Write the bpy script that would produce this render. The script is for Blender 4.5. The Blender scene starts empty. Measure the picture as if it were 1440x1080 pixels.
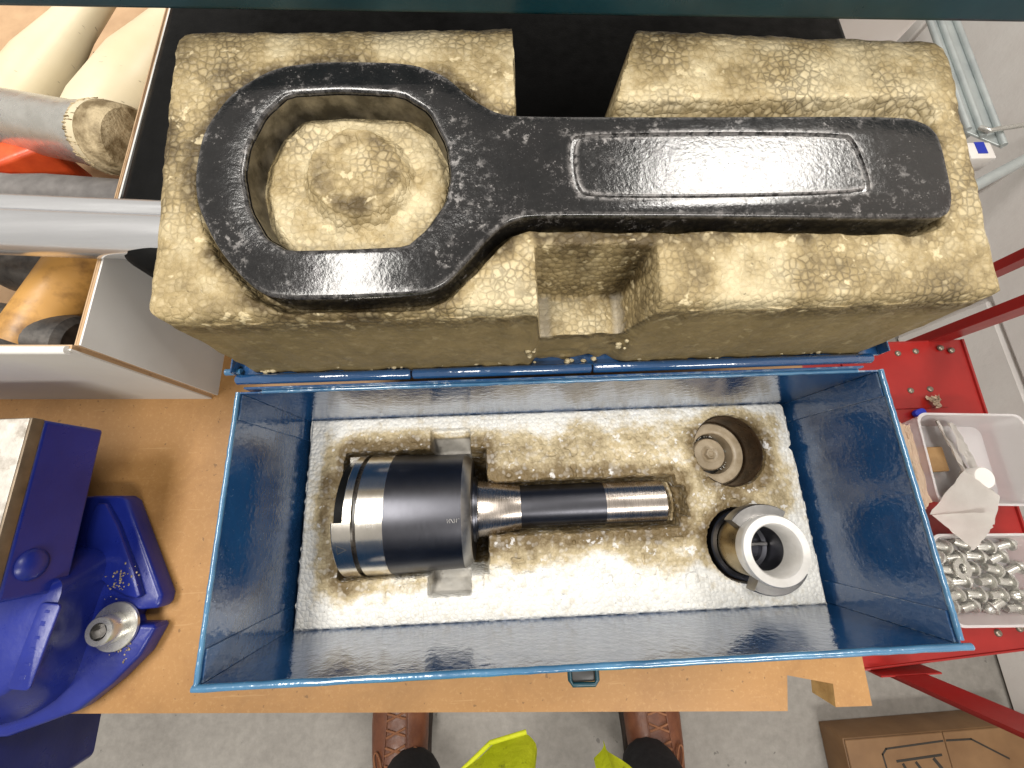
import bpy, bmesh, math, random
import numpy as np
from mathutils import Vector, Matrix
random.seed(7); rng = np.random.default_rng(7)
SC = bpy.context.scene
COL = SC.collection
PI = math.pi

# ------------------------------------------------------------------ camera
cam_d = bpy.data.cameras.new('camera'); cam = bpy.data.objects.new('camera', cam_d); COL.objects.link(cam)
cam_d.sensor_width = 36.0; cam_d.lens = 580.5 / 1440 * 36; cam_d.clip_start = 0.005; cam_d.clip_end = 60
cam.matrix_world = Matrix(((0.99900, 0.0352, -0.0276, -0.02850), (-0.0413, 0.9623, -0.2689, 0.00547),
                           (0.0171, 0.2698, 0.9628, 0.17073), (0, 0, 0, 1)))
SC.camera = cam

# ------------------------------------------------------------------ world + ceiling lamps of the workshop + an added fill lamp
W = bpy.data.worlds.new('World'); SC.world = W; W.use_nodes = True
bg = W.node_tree.nodes['Background']; bg.inputs['Color'].default_value = (1.0, 0.95, 0.88, 1); bg.inputs['Strength'].default_value = 0.44
def area(name, loc, sx, sy, power, col=(1, .96, .9), rot=(0, 0, 0)):
    l = bpy.data.lights.new(name, 'AREA'); l.shape = 'RECTANGLE'; l.size = sx; l.size_y = sy; l.energy = power; l.color = col
    o = bpy.data.objects.new(name, l); COL.objects.link(o); o.location = loc; o.rotation_euler = rot
    return o
area('ceiling_or_fill_lamp', (-0.72, 0.22, 2.0), 0.42, 1.25, 43)
area('ceiling_or_fill_lamp', (1.25, 1.08, 2.0), 0.95, 0.42, 36)
area('ceiling_or_fill_lamp', (0.95, -1.75, 2.0), 1.3, 0.35, 58)  # added unseen fill at the front, brightens carton walls and jaw side
SC.view_settings.view_transform = 'Standard'; SC.view_settings.look = 'None'
SC.view_settings.exposure = 0.2; SC.view_settings.gamma = 1.0

# ------------------------------------------------------------------ object helpers
def tag(o, label=None, cat=None, group=None, kind=None):
    if label: o['label'] = label
    if cat: o['category'] = cat
    if group: o['group'] = group
    if kind: o['kind'] = kind
    return o
def empty(name, loc, label, cat, group=None, rz=0):
    o = bpy.data.objects.new(name, None); COL.objects.link(o); o.location = loc; o.rotation_euler = (0, 0, rz)
    o.empty_display_size = 0.01
    return tag(o, label, cat, group)
def obj(name, me, mat, parent=None, smooth=35, world=True):
    """link a mesh (or bmesh) given in WORLD coordinates; parented parts keep their place"""
    if isinstance(me, bmesh.types.BMesh):
        bm = me; me = bpy.data.meshes.new(name); bmesh.ops.recalc_face_normals(bm, faces=bm.faces); bm.to_mesh(me); bm.free()
    if smooth is not None:
        me.polygons.foreach_set('use_smooth', [True] * len(me.polygons)); me.set_sharp_from_angle(angle=math.radians(smooth))
    if mat is not None and not me.materials: me.materials.append(mat)
    o = bpy.data.objects.new(name, me); COL.objects.link(o)
    if parent is not None:
        o.parent = parent
        if world:
            pm = parent_matrix(parent); o.matrix_parent_inverse = pm.inverted()
    return o
def parent_matrix(o):
    m = Matrix.LocRotScale(o.location, o.rotation_euler, o.scale)
    return parent_matrix(o.parent) @ o.matrix_parent_inverse @ m if o.parent else m

def bm_box(x0, x1, y0, y1, z0, z1, bev=0, seg=2, bm=None, M=None):
    b = bmesh.new()
    bmesh.ops.create_cube(b, size=1)
    for v in b.verts:
        v.co = ((x0 + x1) / 2 + v.co.x * (x1 - x0), (y0 + y1) / 2 + v.co.y * (y1 - y0), (z0 + z1) / 2 + v.co.z * (z1 - z0))
    if bev: bmesh.ops.bevel(b, geom=list(b.edges), offset=bev, segments=seg, profile=.5, affect='EDGES')
    if M is not None: b.transform(M)
    return join(bm, b)
def join(bm, b):
    if bm is None: return b
    me = bpy.data.meshes.new('tmp'); b.to_mesh(me); b.free(); bm.from_mesh(me); bpy.data.meshes.remove(me)
    return bm
def bm_prism(pts, z0, z1, bev=0, seg=2, bm=None, M=None, top=None):
    """polygon pts in xy extruded z0..z1 (top: other polygon for the upper end)"""
    b = bmesh.new()
    lo = [b.verts.new((p[0], p[1], z0)) for p in pts]; hi = [b.verts.new((p[0], p[1], z1)) for p in (top or pts)]
    b.faces.new(lo[::-1]); b.faces.new(hi)
    n = len(pts)
    for i in range(n): b.faces.new((lo[i], lo[(i + 1) % n], hi[(i + 1) % n], hi[i]))
    if bev:
        bmesh.ops.recalc_face_normals(b, faces=b.faces)
        ed = [e for e in b.edges if any(len(f.verts) > 4 or abs(f.normal.z) > .8 for f in e.link_faces)]
        bmesh.ops.bevel(b, geom=ed, offset=bev, segments=seg, profile=.5, affect='EDGES')
    if M is not None: b.transform(M)
    return join(bm, b)
def bm_lathe(prof, axis='Z', org=(0, 0, 0), n=64, a0=0, a1=2 * PI, bm=None, close=True, M=None):
    """revolve (t, r) profile; t along the axis. close: cap a partial revolve"""
    b = bmesh.new(); full = abs(a1 - a0 - 2 * PI) < 1e-6
    m = n if full else n + 1
    rows = []
    for k in range(m):
        a = a0 + (a1 - a0) * k / n; row = []
        for t, r in prof:
            c, s = r * math.cos(a), r * math.sin(a)
            p = {'Z': (c, s, t), 'X': (t, c, s), 'Y': (c, t, s)}[axis]
            row.append(b.verts.new((p[0] + org[0], p[1] + org[1], p[2] + org[2])))
        rows.append(row)
    for k in range(n):
        A, B = rows[k], rows[(k + 1) % m]
        for i in range(len(prof) - 1): b.faces.new((A[i], A[i + 1], B[i + 1], B[i]))
    if not full and close:
        b.faces.new(rows[0]); b.faces.new(rows[-1][::-1])
    bmesh.ops.remove_doubles(b, verts=b.verts, dist=1e-7)
    if M is not None: b.transform(M)
    return join(bm, b)
def bm_tube(path, rad, n=10, bm=None, caps=True):
    """round tube along a path; rad is one value or one per point"""
    b = bmesh.new(); P = [Vector(p) for p in path]; R = rad if isinstance(rad, (list, tuple)) else [rad] * len(P)
    rings = []; up = None
    for i, p in enumerate(P):
        t = (P[min(i + 1, len(P) - 1)] - P[max(i - 1, 0)]).normalized()
        if up is None: up = t.orthogonal().normalized()
        up = (up - t * up.dot(t)).normalized(); sd = t.cross(up)
        rings.append([b.verts.new(p + (up * math.cos(2 * PI * k / n) + sd * math.sin(2 * PI * k / n)) * R[i]) for k in range(n)])
    for A, B in zip(rings, rings[1:]):
        for k in range(n): b.faces.new((A[k], A[(k + 1) % n], B[(k + 1) % n], B[k]))
    if caps: b.faces.new(rings[0][::-1]); b.faces.new(rings[-1])
    return join(bm, b)
def bm_loft(sections, bm=None, caps=True):
    """sections: lists of 3-D points, all of one length"""
    b = bmesh.new(); rings = [[b.verts.new(p) for p in s] for s in sections]; n = len(rings[0])
    for A, B in zip(rings, rings[1:]):
        for k in range(n): b.faces.new((A[k], A[(k + 1) % n], B[(k + 1) % n], B[k]))
    if caps: b.faces.new(rings[0][::-1]); b.faces.new(rings[-1])
    return join(bm, b)
def chaikin(pts, it=2, w=.25):
    for _ in range(it):
        q = []
        for i in range(len(pts)):
            a, b = pts[i], pts[(i + 1) % len(pts)]
            q += [tuple(a[k] * (1 - w) + b[k] * w for k in range(len(a))), tuple(a[k] * w + b[k] * (1 - w) for k in range(len(a)))]
        pts = q
    return pts
def rrect(x0, x1, y0, y1, r, n=6):
    out = []
    for cx, cy, a in ((x1 - r, y1 - r, 0), (x0 + r, y1 - r, 90), (x0 + r, y0 + r, 180), (x1 - r, y0 + r, 270)):
        for k in range(n + 1):
            t = math.radians(a + 90 * k / n); out.append((cx + r * math.cos(t), cy + r * math.sin(t)))
    return out

# ------------------------------------------------------------------ material helpers
class NT:
    def __init__(s, name):
        s.m = bpy.data.materials.new(name); s.m.use_nodes = True; s.t = s.m.node_tree; s.b = s.t.nodes['Principled BSDF']
        s.tc = s.t.nodes.new('ShaderNodeTexCoord')
    def n(s, typ, ins=None, **kw):
        d = s.t.nodes.new(typ)
        for k, v in kw.items(): setattr(d, k, v)
        for k, v in (ins or {}).items():
            if hasattr(v, 'is_linked'): s.t.links.new(v, d.inputs[k])
            elif isinstance(v, tuple) and len(v) == 3 and d.inputs[k].type == 'RGBA': d.inputs[k].default_value = (*v, 1)
            else: d.inputs[k].default_value = v
        return d
    def co(s, scale=None, gen='Object'):
        if scale is None: return s.tc.outputs[gen]
        return s.n('ShaderNodeMapping', {'Vector': s.tc.outputs[gen], 'Scale': scale}).outputs[0]
    def noise(s, scale, detail=4, rough=.55, vec=None, dist=0):
        return s.n('ShaderNodeTexNoise', {'Vector': vec or s.co(), 'Scale': scale, 'Detail': detail, 'Roughness': rough, 'Distortion': dist}).outputs[0]
    def ramp(s, fac, *stops, interp='LINEAR'):
        d = s.n('ShaderNodeValToRGB', {'Fac': fac}); r = d.color_ramp; r.interpolation = interp
        while len(r.elements) < len(stops): r.elements.new(.5)
        for e, (p, c) in zip(r.elements, stops):
            e.position = p; e.color = (*(c if isinstance(c, tuple) else (c, c, c)), 1)
        return d.outputs[0]
    def mix(s, fac, a, b, mode='MIX'):
        d = s.n('ShaderNodeMix', data_type='RGBA', blend_type=mode)
        for i, v in ((0, fac), (6, a), (7, b)):
            if hasattr(v, 'is_linked'): s.t.links.new(v, d.inputs[i])
            elif i: d.inputs[i].default_value = (*v, 1) if isinstance(v, tuple) else (v, v, v, 1)
            else: d.inputs[i].default_value = v
        return d.outputs[2]
    def math(s, op, a, b=0.0, clamp=False):
        d = s.n('ShaderNodeMath', operation=op, use_clamp=clamp)
        for i, v in ((0, a), (1, b)):
            if hasattr(v, 'is_linked'): s.t.links.new(v, d.inputs[i])
            else: d.inputs[i].default_value = v
        return d.outputs[0]
    def bump(s, h, strength, dist, nrm=None):
        ins = {'Height': h, 'Strength': strength, 'Distance': dist}
        if nrm is not None: ins['Normal'] = nrm
        return s.n('ShaderNodeBump', ins).outputs[0]
    def edge(s, r=.0006):
        bv = s.n('ShaderNodeBevel', {'Radius': r}, samples=6).outputs[0]; g = s.n('ShaderNodeNewGeometry').outputs['Normal']
        return s.n('ShaderNodeVectorMath', {0: bv, 1: g}, operation='DOT_PRODUCT').outputs['Value']
    def attr(s, name): return s.n('ShaderNodeAttribute', attribute_name=name).outputs['Fac']
    def done(s, color=None, rough=None, metal=0.0, normal=None, **kw):
        b = s.b
        def put(k, v):
            if hasattr(v, 'is_linked'): s.t.links.new(v, b.inputs[k])
            elif isinstance(v, tuple): b.inputs[k].default_value = (*v, 1) if len(v) == 3 and b.inputs[k].type == 'RGBA' else v
            else: b.inputs[k].default_value = v
        if color is not None: put('Base Color', color)
        if rough is not None: put('Roughness', rough)
        put('Metallic', metal)
        if normal is not None: put('Normal', normal)
        for k, v in kw.items(): put(k, v)
        return s.m
def pm(name, c1, c2=None, scale=60, rough=.5, rv=.1, metal=0, bump=0, bscale=None, bdist=.0004, lo=.35, hi=.65, stretch=None, spec=.5, **kw):
    """colour varied between c1 and c2 by noise, rough +- rv, optional bump"""
    t = NT(name); v = t.co(stretch) if stretch else t.co()
    f = t.noise(scale, 6, .6, v)
    c = t.ramp(f, (lo, c1), (hi, c2 or tuple(x * .82 for x in c1)))
    r = t.ramp(t.noise(scale * 2.3, 5, .6, v), (.3, max(rough - rv, .02)), (.7, min(rough + rv, 1)))
    nn = t.bump(t.noise(bscale or scale * 4, 5, .6, v), bump, bdist) if bump else None
    return t.done(c, r, metal, nn, **{'Specular IOR Level': spec}, **kw)

# ---- the materials
def eps_mat(name, white, tan, brown, bead, line, bstr, cellv):
    t = NT(name); co = t.co()
    wob = t.n('ShaderNodeVectorMath', {0: t.n('ShaderNodeTexNoise', {'Vector': co, 'Scale': 300.0}).outputs['Color'], 1: (.0016,) * 3}, operation='MULTIPLY').outputs[0]
    p = t.n('ShaderNodeVectorMath', {0: co, 1: wob}, operation='ADD').outputs[0]
    ed = t.n('ShaderNodeTexVoronoi', {'Vector': p, 'Scale': 1 / bead, 'Randomness': .8}, feature='DISTANCE_TO_EDGE').outputs['Distance']
    cell = t.n('ShaderNodeTexVoronoi', {'Vector': p, 'Scale': 1 / bead, 'Randomness': .8}, feature='SMOOTH_F1')
    rnd = t.n('ShaderNodeSeparateColor', {'Color': cell.outputs['Color']}).outputs[0]
    dome = t.math('SUBTRACT', 1.0, cell.outputs['Distance'])
    st = t.attr('stain_shade')
    big = t.noise(28, 6, .62); fine = t.noise(230, 5, .7)
    sf = t.math('ADD', st, t.math('MULTIPLY', t.math('SUBTRACT', big, .5), 1.1))
    sf = t.math('ADD', sf, t.math('MULTIPLY', t.math('SUBTRACT', fine, .5), .9), True)
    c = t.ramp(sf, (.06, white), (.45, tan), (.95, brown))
    c = t.mix(t.math('MULTIPLY', t.ramp(rnd, (.55, 0.), (1., 1.)), cellv), c, tuple(min(x * 1.35, .86) for x in white))
    c = t.mix(t.math('MULTIPLY', t.ramp(rnd, (0., 1.), (.35, 0.)), cellv * .55), c, brown)
    skin = t.math('SUBTRACT', 1., t.math('MULTIPLY', t.attr('skin'), .8))
    lines = t.math('MULTIPLY', t.math('MULTIPLY', t.ramp(ed, (.0, 1.), (.20, 0.)), skin), t.math('MULTIPLY', t.ramp(t.noise(45, 4), (.40, .06), (.64, 1.)), line))
    c = t.mix(lines, c, tuple(x * .42 for x in brown))
    flake = t.ramp(t.noise(150, 3, .6), (.64, 0.), (.68, 1.)); c = t.mix(t.math('MULTIPLY', flake, .6), c, tuple(min(x * 1.3, .88) for x in white))
    specks = t.ramp(t.noise(700, 3, .6), (.66, 0.), (.72, 1.)); c = t.mix(t.math('MULTIPLY', specks, .5), c, tuple(x * .35 for x in brown))
    c = t.mix(t.math('MULTIPLY', t.attr('smooth'), .9), c, (.42, .40, .36))
    c = t.mix(t.math('MULTIPLY', t.attr('skin'), .75), c, t.ramp(t.noise(40, 5), (.3, (.20, .15, .065)), (.7, (.29, .22, .105))))  # skirt colour: brown moulded skin with the front face's shade mixed in
    k = t.math('MULTIPLY', skin, t.math('SUBTRACT', 1., t.attr('smooth')))
    h = t.math('ADD', t.math('MULTIPLY', dome, 1.3), t.math('MULTIPLY', fine, .6))
    h = t.math('MULTIPLY', t.math('ADD', h, t.ramp(ed, (0., 0.), (.16, .22))), k)
    nn = t.bump(h, bstr, .0012)
    return t.done(c, t.ramp(fine, (.3, .42), (.7, .75)), 0, nn, **{'Specular IOR Level': .4, 'Subsurface Weight': 0.0})
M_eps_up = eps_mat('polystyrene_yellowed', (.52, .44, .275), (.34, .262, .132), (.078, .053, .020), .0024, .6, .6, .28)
M_eps_lo = eps_mat('polystyrene_stained', (.86, .85, .80), (.55, .455, .28), (.17, .12, .055), .0022, .18, .5, .26)

def blue_paint(name, c1, c2, rough=.10, wear=True):
    t = NT(name); f = t.noise(35, 5)
    c = t.ramp(f, (.3, c1), (.7, c2))
    h = t.math('ADD', t.noise(330, 3, .5), t.math('MULTIPLY', t.noise(110, 3, .5), .8))
    c = t.mix(t.math('MULTIPLY', t.ramp(t.noise(900, 2), (.68, 0.), (.73, 1.)), .35), c, (.25, .36, .45))
    if wear:
        e = t.math('MULTIPLY', t.ramp(t.edge(.0009), (.80, 1.), (.97, 0.)), t.ramp(t.noise(300, 3), (.50, 0.), (.62, 1.)))
        c = t.mix(e, c, (.34, .42, .46))
    nn = t.bump(h, .42, .00045); t.t.links.new(nn, t.b.inputs['Coat Normal'])
    return t.done(c, t.ramp(t.noise(60, 4), (.3, rough - .05), (.7, rough + .08)), 0, nn, **{'Specular IOR Level': .6, 'Coat Weight': .65, 'Coat IOR': 1.8, 'Coat Roughness': .12})
M_blue = blue_paint('blue_hammered_paint', (.010, .052, .150), (.016, .075, .20))
M_rim = blue_paint('lit_blue_rim_paint', (.02, .095, .20), (.06, .19, .33), .2)  # lighter than the walls: worn hem plus lamp highlight put into the colour
M_teal = pm('teal_shelf_paint', (.0, .030, .045), (.004, .05, .07), 25, .35, .1, bump=.2, bscale=300)

def spanner_mat():
    t = NT('black_forged_paint')
    e = t.ramp(t.edge(.0026), (.86, 1.), (.998, 0.))
    n1 = t.noise(90, 6, .65); n2 = t.noise(420, 5, .7); n3 = t.noise(1300, 3, .6)
    sc = t.math('MULTIPLY', t.ramp(n1, (.52, 0.), (.66, 1.)), t.ramp(n2, (.53, 0.), (.60, 1.)))
    dots = t.math('MULTIPLY', t.ramp(n3, (.64, 0.), (.67, 1.)), t.ramp(n1, (.45, .15), (.6, 1.)))
    w = t.math('ADD', t.math('MULTIPLY', e, t.ramp(n2, (.42, .08), (.54, 1.))), t.math('MULTIPLY', sc, .60))
    w = t.math('ADD', w, t.math('MULTIPLY', dots, .5), True)
    c = t.mix(t.math('MULTIPLY', w, .85), t.ramp(n1, (.3, (.005, .005, .0055)), (.7, (.012, .0115, .0115))), (.33, .31, .30))
    r = t.math('ADD', t.ramp(n2, (.3, .11), (.7, .22)), t.math('MULTIPLY', w, .2))
    h = t.math('ADD', t.noise(260, 5, .6), t.math('MULTIPLY', t.noise(900, 3), .5))
    return t.done(c, r, 0, t.bump(h, .24, .0004), **{'Specular IOR Level': .6})
M_span = spanner_mat()
M_spanin = pm('bare_socket_steel', (.075, .068, .055), (.27, .25, .21), 110, .38, .12, .75, .3, bdist=.0002, lo=.42, hi=.68)

def steel(name, c, rough, aniso=(1, 1, 1), var=.75, scratch=.12):
    t = NT(name); v = t.co(aniso)
    f = t.noise(60, 6, .6); g = t.noise(500, 4, .6, v)
    col = t.mix(t.ramp(f, (.35, 0.), (.7, 1.)), c, tuple(x * var for x in c))
    r = t.ramp(g, (.3, max(rough - .05, .03)), (.7, rough + .07))
    return t.done(col, r, 1.0, t.bump(g, scratch, .00008))
M_polish = steel('polished_steel', (.72, .68, .61), .20, (12, .3, .3), .8, .015)
M_dark = steel('blued_steel', (.085, .086, .098), .34, (12, .3, .3), .85, .02)
M_shank = steel('worn_ground_steel', (.60, .53, .47), .25, (12, .3, .3), .6, .015)
M_bright = pm('bright_machined_steel', (.78, .76, .73), (.70, .68, .64), 160, .42, .08, .45, .1)
M_greyst = steel('grey_steel', (.36, .35, .34), .36)
M_brass = steel('oily_brown_steel', (.36, .29, .18), .30)
M_alu = pm('drawn_aluminium', (.84, .85, .87), (.74, .75, .77), 40, .22, .06, .85, stretch=(.05, 3, 3))
M_galv = pm('galvanised_steel', (.46, .50, .50), (.56, .60, .59), 22, .45, .08, .55)
M_zinc = pm('zinc_plated', (.66, .65, .61), (.56, .55, .51), 120, .30, .08, .75)
M_oil = pm('black_oily_gap', (.012, .010, .008), (.03, .024, .018), 200, .3)
M_tan = pm('oily_tan_moulding', (.36, .28, .18), (.50, .41, .29), 160, .4, .1, bump=.3, bscale=500)
M_holewall = pm('shaded_hole_wall', (.018, .010, .005), (.05, .028, .013), 120, .32, .1, bump=.5, bscale=400)  # shade inside the foam holes, painted as a dark wall colour
M_mark = pm('engraved_mark', (.55, .53, .50), None, 300, .5)
M_markd = pm('dark_engraving', (.03, .03, .03), None, 300, .5)
M_rubber = pm('black_rubber', (.012, .012, .012), (.03, .029, .028), 60, .5, .1, bump=.25)
M_blackcase = pm('black_plastic', (.0025, .0025, .0025), (.005, .005, .005), 60, .5, .08, bump=.2, bscale=900, spec=.08)

def mdf():
    t = NT('varnished_hardboard')
    a = t.noise(9, 6, .6); b = t.noise(420, 6, .75); c3 = t.noise(60, 5, .6)
    c = t.ramp(a, (.25, (.28, .140, .043)), (.75, (.39, .208, .074)))
    c = t.mix(t.math('MULTIPLY', t.ramp(b, (.52, 0.), (.68, 1.)), .35), c, (.52, .32, .14))
    c = t.mix(t.math('MULTIPLY', t.ramp(c3, (.55, 0.), (.75, 1.)), .4), c, (.24, .11, .035))
    sp = t.ramp(t.noise(330, 2, .5), (.70, 0.), (.73, 1.)); c = t.mix(t.math('MULTIPLY', sp, .55), c, (.08, .042, .018))
    sm = t.ramp(t.noise(22, 7, .7, None, .6), (.50, 0.), (.72, 1.)); c = t.mix(t.math('MULTIPLY', sm, .5), c, (.20, .098, .032))
    sc = t.ramp(t.noise(60, 3, .6, t.co((.35, 6, 1))), (.66, 0.), (.70, 1.)); c = t.mix(t.math('MULTIPLY', sc, .22), c, (.58, .38, .18))
    # ring stains left by cans
    d = t.n('ShaderNodeVectorMath', {0: t.co(), 1: (-.197, .036, -.107)}, operation='DISTANCE').outputs['Value']
    ring = t.math('MULTIPLY', t.ramp(d, (.0098, 0.), (.0110, 1.), (.0122, 1.), (.0135, 0.)), t.ramp(t.noise(70, 3), (.45, 0.), (.55, .5)))
    c = t.mix(ring, c, (.19, .085, .03))
    return t.done(c, t.ramp(a, (.3, .38), (.7, .52)), 0, t.bump(t.math('ADD', b, c3), .15, .0004), **{'Specular IOR Level': .4})
M_mdf = mdf()
M_mdfedge = pm('raw_board_edge', (.40, .24, .09), (.56, .36, .15), 120, .75, .1, bump=.6, bscale=350)
def concrete():
    t = NT('concrete')
    a = t.noise(3.5, 8, .65); b = t.noise(60, 6, .7)
    c = t.ramp(a, (.3, (.20, .185, .165)), (.7, (.33, .31, .28)))
    c = t.mix(.35, c, t.ramp(b, (.3, (.14, .13, .12)), (.7, (.36, .34, .31))))
    sp = t.ramp(t.noise(38, 3, .6), (.70, 0.), (.73, 1.)); c = t.mix(t.math('MULTIPLY', sp, .6), c, (.06, .055, .05))
    return t.done(c, .75, 0, t.bump(b, .3, .002))
M_conc = concrete()
M_wall = pm('painted_block', (.74, .70, .67), (.80, .77, .74), 9, .6, .1, bump=.35, bscale=60, bdist=.002)
M_red = pm('red_enamel', (.24, .009, .008), (.31, .014, .011), 14, .33, .06, bump=.08, bscale=200)
M_bolt = pm('dull_rivet', (.20, .17, .14), (.32, .28, .22), 200, .4, .1, .8)
M_vise = pm('vise_blue_enamel', (.006, .013, .150), (.011, .022, .21), 20, .32, .08, bump=.25, bscale=170, bdist=.0006, spec=.5)
M_visejaw = pm('worn_jaw_steel', (.70, .66, .60), (.30, .26, .21), 70, .40, .1, .6, .4, lo=.5, hi=.66)
M_jawside = pm('shaded_jaw_side', (.10, .075, .05), (.20, .15, .10), 60, .45, .1, .4)  # side of the steel jaw plate, its shade put into the colour
M_grit = pm('drill_swarf_dirt', (.10, .075, .05), (.42, .34, .24), 420, .6, .1, bump=.8, bscale=600, bdist=.001)
M_cardw = pm('white_card', (.62, .60, .57), (.68, .67, .65), 12, .55, .06, bump=.1, bscale=300)
M_cardb = pm('brown_card', (.40, .26, .15), (.50, .34, .20), 40, .8, .05)
def corrug():
    t = NT('card_edge'); a = t.n('ShaderNodeTexWave', {'Vector': t.co(), 'Scale': 120.0, 'Distortion': 2.0}).outputs[1]
    return t.done(t.ramp(a, (.3, (.17, .095, .045)), (.7, (.45, .30, .17))), .85)
M_carde = corrug()
def ivory():
    t = NT('ivory_nylon'); a = t.noise(14, 5)
    c = t.ramp(a, (.3, (.60, .51, .33)), (.7, (.68, .61, .45)))
    nick = t.math('MULTIPLY', t.ramp(t.noise(150, 2, .5, t.co((1, 3, 1))), (.70, 0.), (.75, 1.)), .7)
    c = t.mix(nick, c, (.16, .12, .08))
    return t.done(c, .42, 0, t.bump(t.noise(90, 4), .1, .001))
M_ivory = ivory()
M_nylonend = pm('mushroomed_nylon', (.50, .40, .24), (.17, .12, .055), 85, .65, .1, bump=.9, bscale=230, bdist=.002, lo=.4, hi=.6)
M_orange = pm('orange_paint', (.75, .10, .025), (.55, .06, .015), 70, .4, .1, bump=.2)
M_wood = pm('ash_handle', (.52, .28, .075), (.22, .11, .03), 75, .45, .08, stretch=(1, 1, 1), bump=.25, bscale=200, lo=.48, hi=.72)
M_darkmetal = pm('scaled_iron', (.045, .042, .040), (.13, .12, .11), 120, .5, .1, .5, .5, bscale=300)
M_tub = NT('cloudy_plastic').done((.86, .84, .84), .32, 0, None, **{'Transmission Weight': .55, 'IOR': 1.3, 'Alpha': 1.0})
M_paper = pm('crumpled_paper', (.70, .66, .62), (.78, .75, .71), 30, .8, .05, bump=.3, bscale=60, bdist=.002)
M_beige = pm('beige_paper', (.66, .52, .38), (.72, .60, .46), 30, .8, .05, bump=.3, bscale=60, bdist=.002)
M_tape = pm('brown_card_block', (.28, .16, .065), (.36, .22, .10), 60, .6)
M_print = pm('black_print', (.02, .015, .01), None, 50, .7)
M_floorcard = pm('kraft_board', (.16, .082, .032), (.22, .12, .05), 12, .5, .08, bump=.15)
M_leather = pm('brown_leather', (.135, .042, .018), (.21, .075, .032), 45, .42, .08, bump=.4, bscale=260, bdist=.001)
M_sole = pm('dark_sole', (.03, .018, .012), None, 80, .7)
M_lace = pm('lace', (.26, .10, .045), (.34, .15, .07), 300, .7)
M_cloth = pm('black_cotton', (.008, .008, .010), (.016, .016, .019), 80, .9, .05, bump=.4, bscale=500)
def hivis():
    t = NT('hi_vis_fabric'); a = t.noise(30, 5); b = t.noise(70, 5, .65)
    c = t.ramp(a, (.3, (.60, .66, .010)), (.7, (.72, .76, .03)))
    c = t.mix(t.ramp(b, (.60, 0.), (.70, .8)), c, (.12, .13, .02))
    return t.done(c, .75, 0, t.bump(t.noise(90, 4), .5, .004))
M_hivis = hivis()
M_bluebit = pm('blue_plastic', (.01, .03, .42), None, 50, .4)
M_redcap = pm('red_plastic', (.45, .03, .04), None, 50, .4)
M_white = pm('white_plastic', (.74, .70, .66), (.78, .75, .72), 30, .5)

# ================================================================== SETTING
FLOOR = -0.80; BT = -0.107           # floor level, bench top
g = bmesh.new(); vs = [g.verts.new(p) for p in ((-4, -4, FLOOR), (4, -4, FLOOR), (4, 5, FLOOR), (-4, 5, FLOOR))]; g.faces.new(vs)
tag(obj('floor', g, M_conc, None, None), kind='structure')
# block wall beside the red rack: the render coat shows courses; the blocks in view are pieces of their own
WX = 0.985
wall = tag(obj('wall', bm_box(WX + .012, WX + .15, -1.4, 3.2, FLOOR, 1.2), M_wall, None, None), kind='structure')
blk = bm_box(0, .03, 0, .432, 0, .206, .004, 1); me_blk = bpy.data.meshes.new('block'); blk.to_mesh(me_blk); blk.free(); me_blk.materials.append(M_wall)
for r in range(5):
    for q in range(6):
        y = -.95 + q * .44 + (r % 2) * .22; z = FLOOR + .004 + r * .214
        o = bpy.data.objects.new('block', me_blk); COL.objects.link(o); o.location = (WX + random.uniform(-.0012, .0012), y, z); o.parent = wall

# work bench: hardboard top with a notch near its right end
YAW = math.radians(-2.6)
E1 = [(-.75, .62), (.205, .58), (.1815, -.092), (.1806, -.1186), (.1590, -.1182), (.1604, -(.1066)), (.1342, -.1010), (.1305, -.1188), (-.275, -.1003), (-.75, -.078)]
bench = empty('work_bench', (0, .2, FLOOR), 'orange-brown hardboard work bench with a notch in its front edge', 'bench')
bm = bm_prism(E1, BT - .019, BT)
bt = obj('bench_top', bm, M_mdf, bench, 30)
bt.data.materials.append(M_mdfedge)
for p in bt.data.polygons:
    if abs(p.normal.z) < .5: p.material_index = 1
for lx, ly in ((-.6, .5), (.05, .5), (-.6, 0.03), (.05, .03)):
    obj('leg', bm_box(lx - .025, lx + .025, ly - .025, ly + .025, FLOOR, BT - .019, .003), M_darkmetal, bench)
obj('rail', bm_box(-.575, .025, .02, .05, BT - .09, BT - .02, .002), M_darkmetal, bench)

# ================================================================== BLUE STEEL BOX
HX, HY = .140, .054; BZ = -.106
box = empty('tool_box', (0, 0, BZ), 'open blue steel tool box lined with polystyrene, on the wooden bench', 'box')
T = .0007
obj('floor_panel', bm_box(-HX + T, HX - T, -HY + T, HY - T, BZ, BZ + T), M_blue, box, 30)
obj('front_panel', bm_box(-HX, HX, -HY, -HY + T, BZ, -.001), M_blue, box, 30)
obj('back_panel', bm_box(-HX, HX, HY - T, HY, BZ, -.001), M_blue, box, 30)
obj('end_panel', bm_box(-HX, -HX + T, -HY + T, HY - T, BZ, -.001), M_blue, box, 30)
obj('end_panel', bm_box(HX - T, HX, -HY + T, HY - T, BZ, -.001), M_blue, box, 30)
for sx in (-1, 1):                       # welded corner flaps folded from the long walls onto the ends
    for sy in (-1, 1):
        x0, x1 = sorted((sx * (HX - T), sx * (HX - 2 * T))); w = .011
        y0, y1 = sorted((sy * (HY - T), sy * (HY - T - w)))
        obj('corner_flap', bm_box(x0, x1, y0, y1, BZ + .02, -.002, .0002, 1), M_blue, box, 30)
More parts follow.
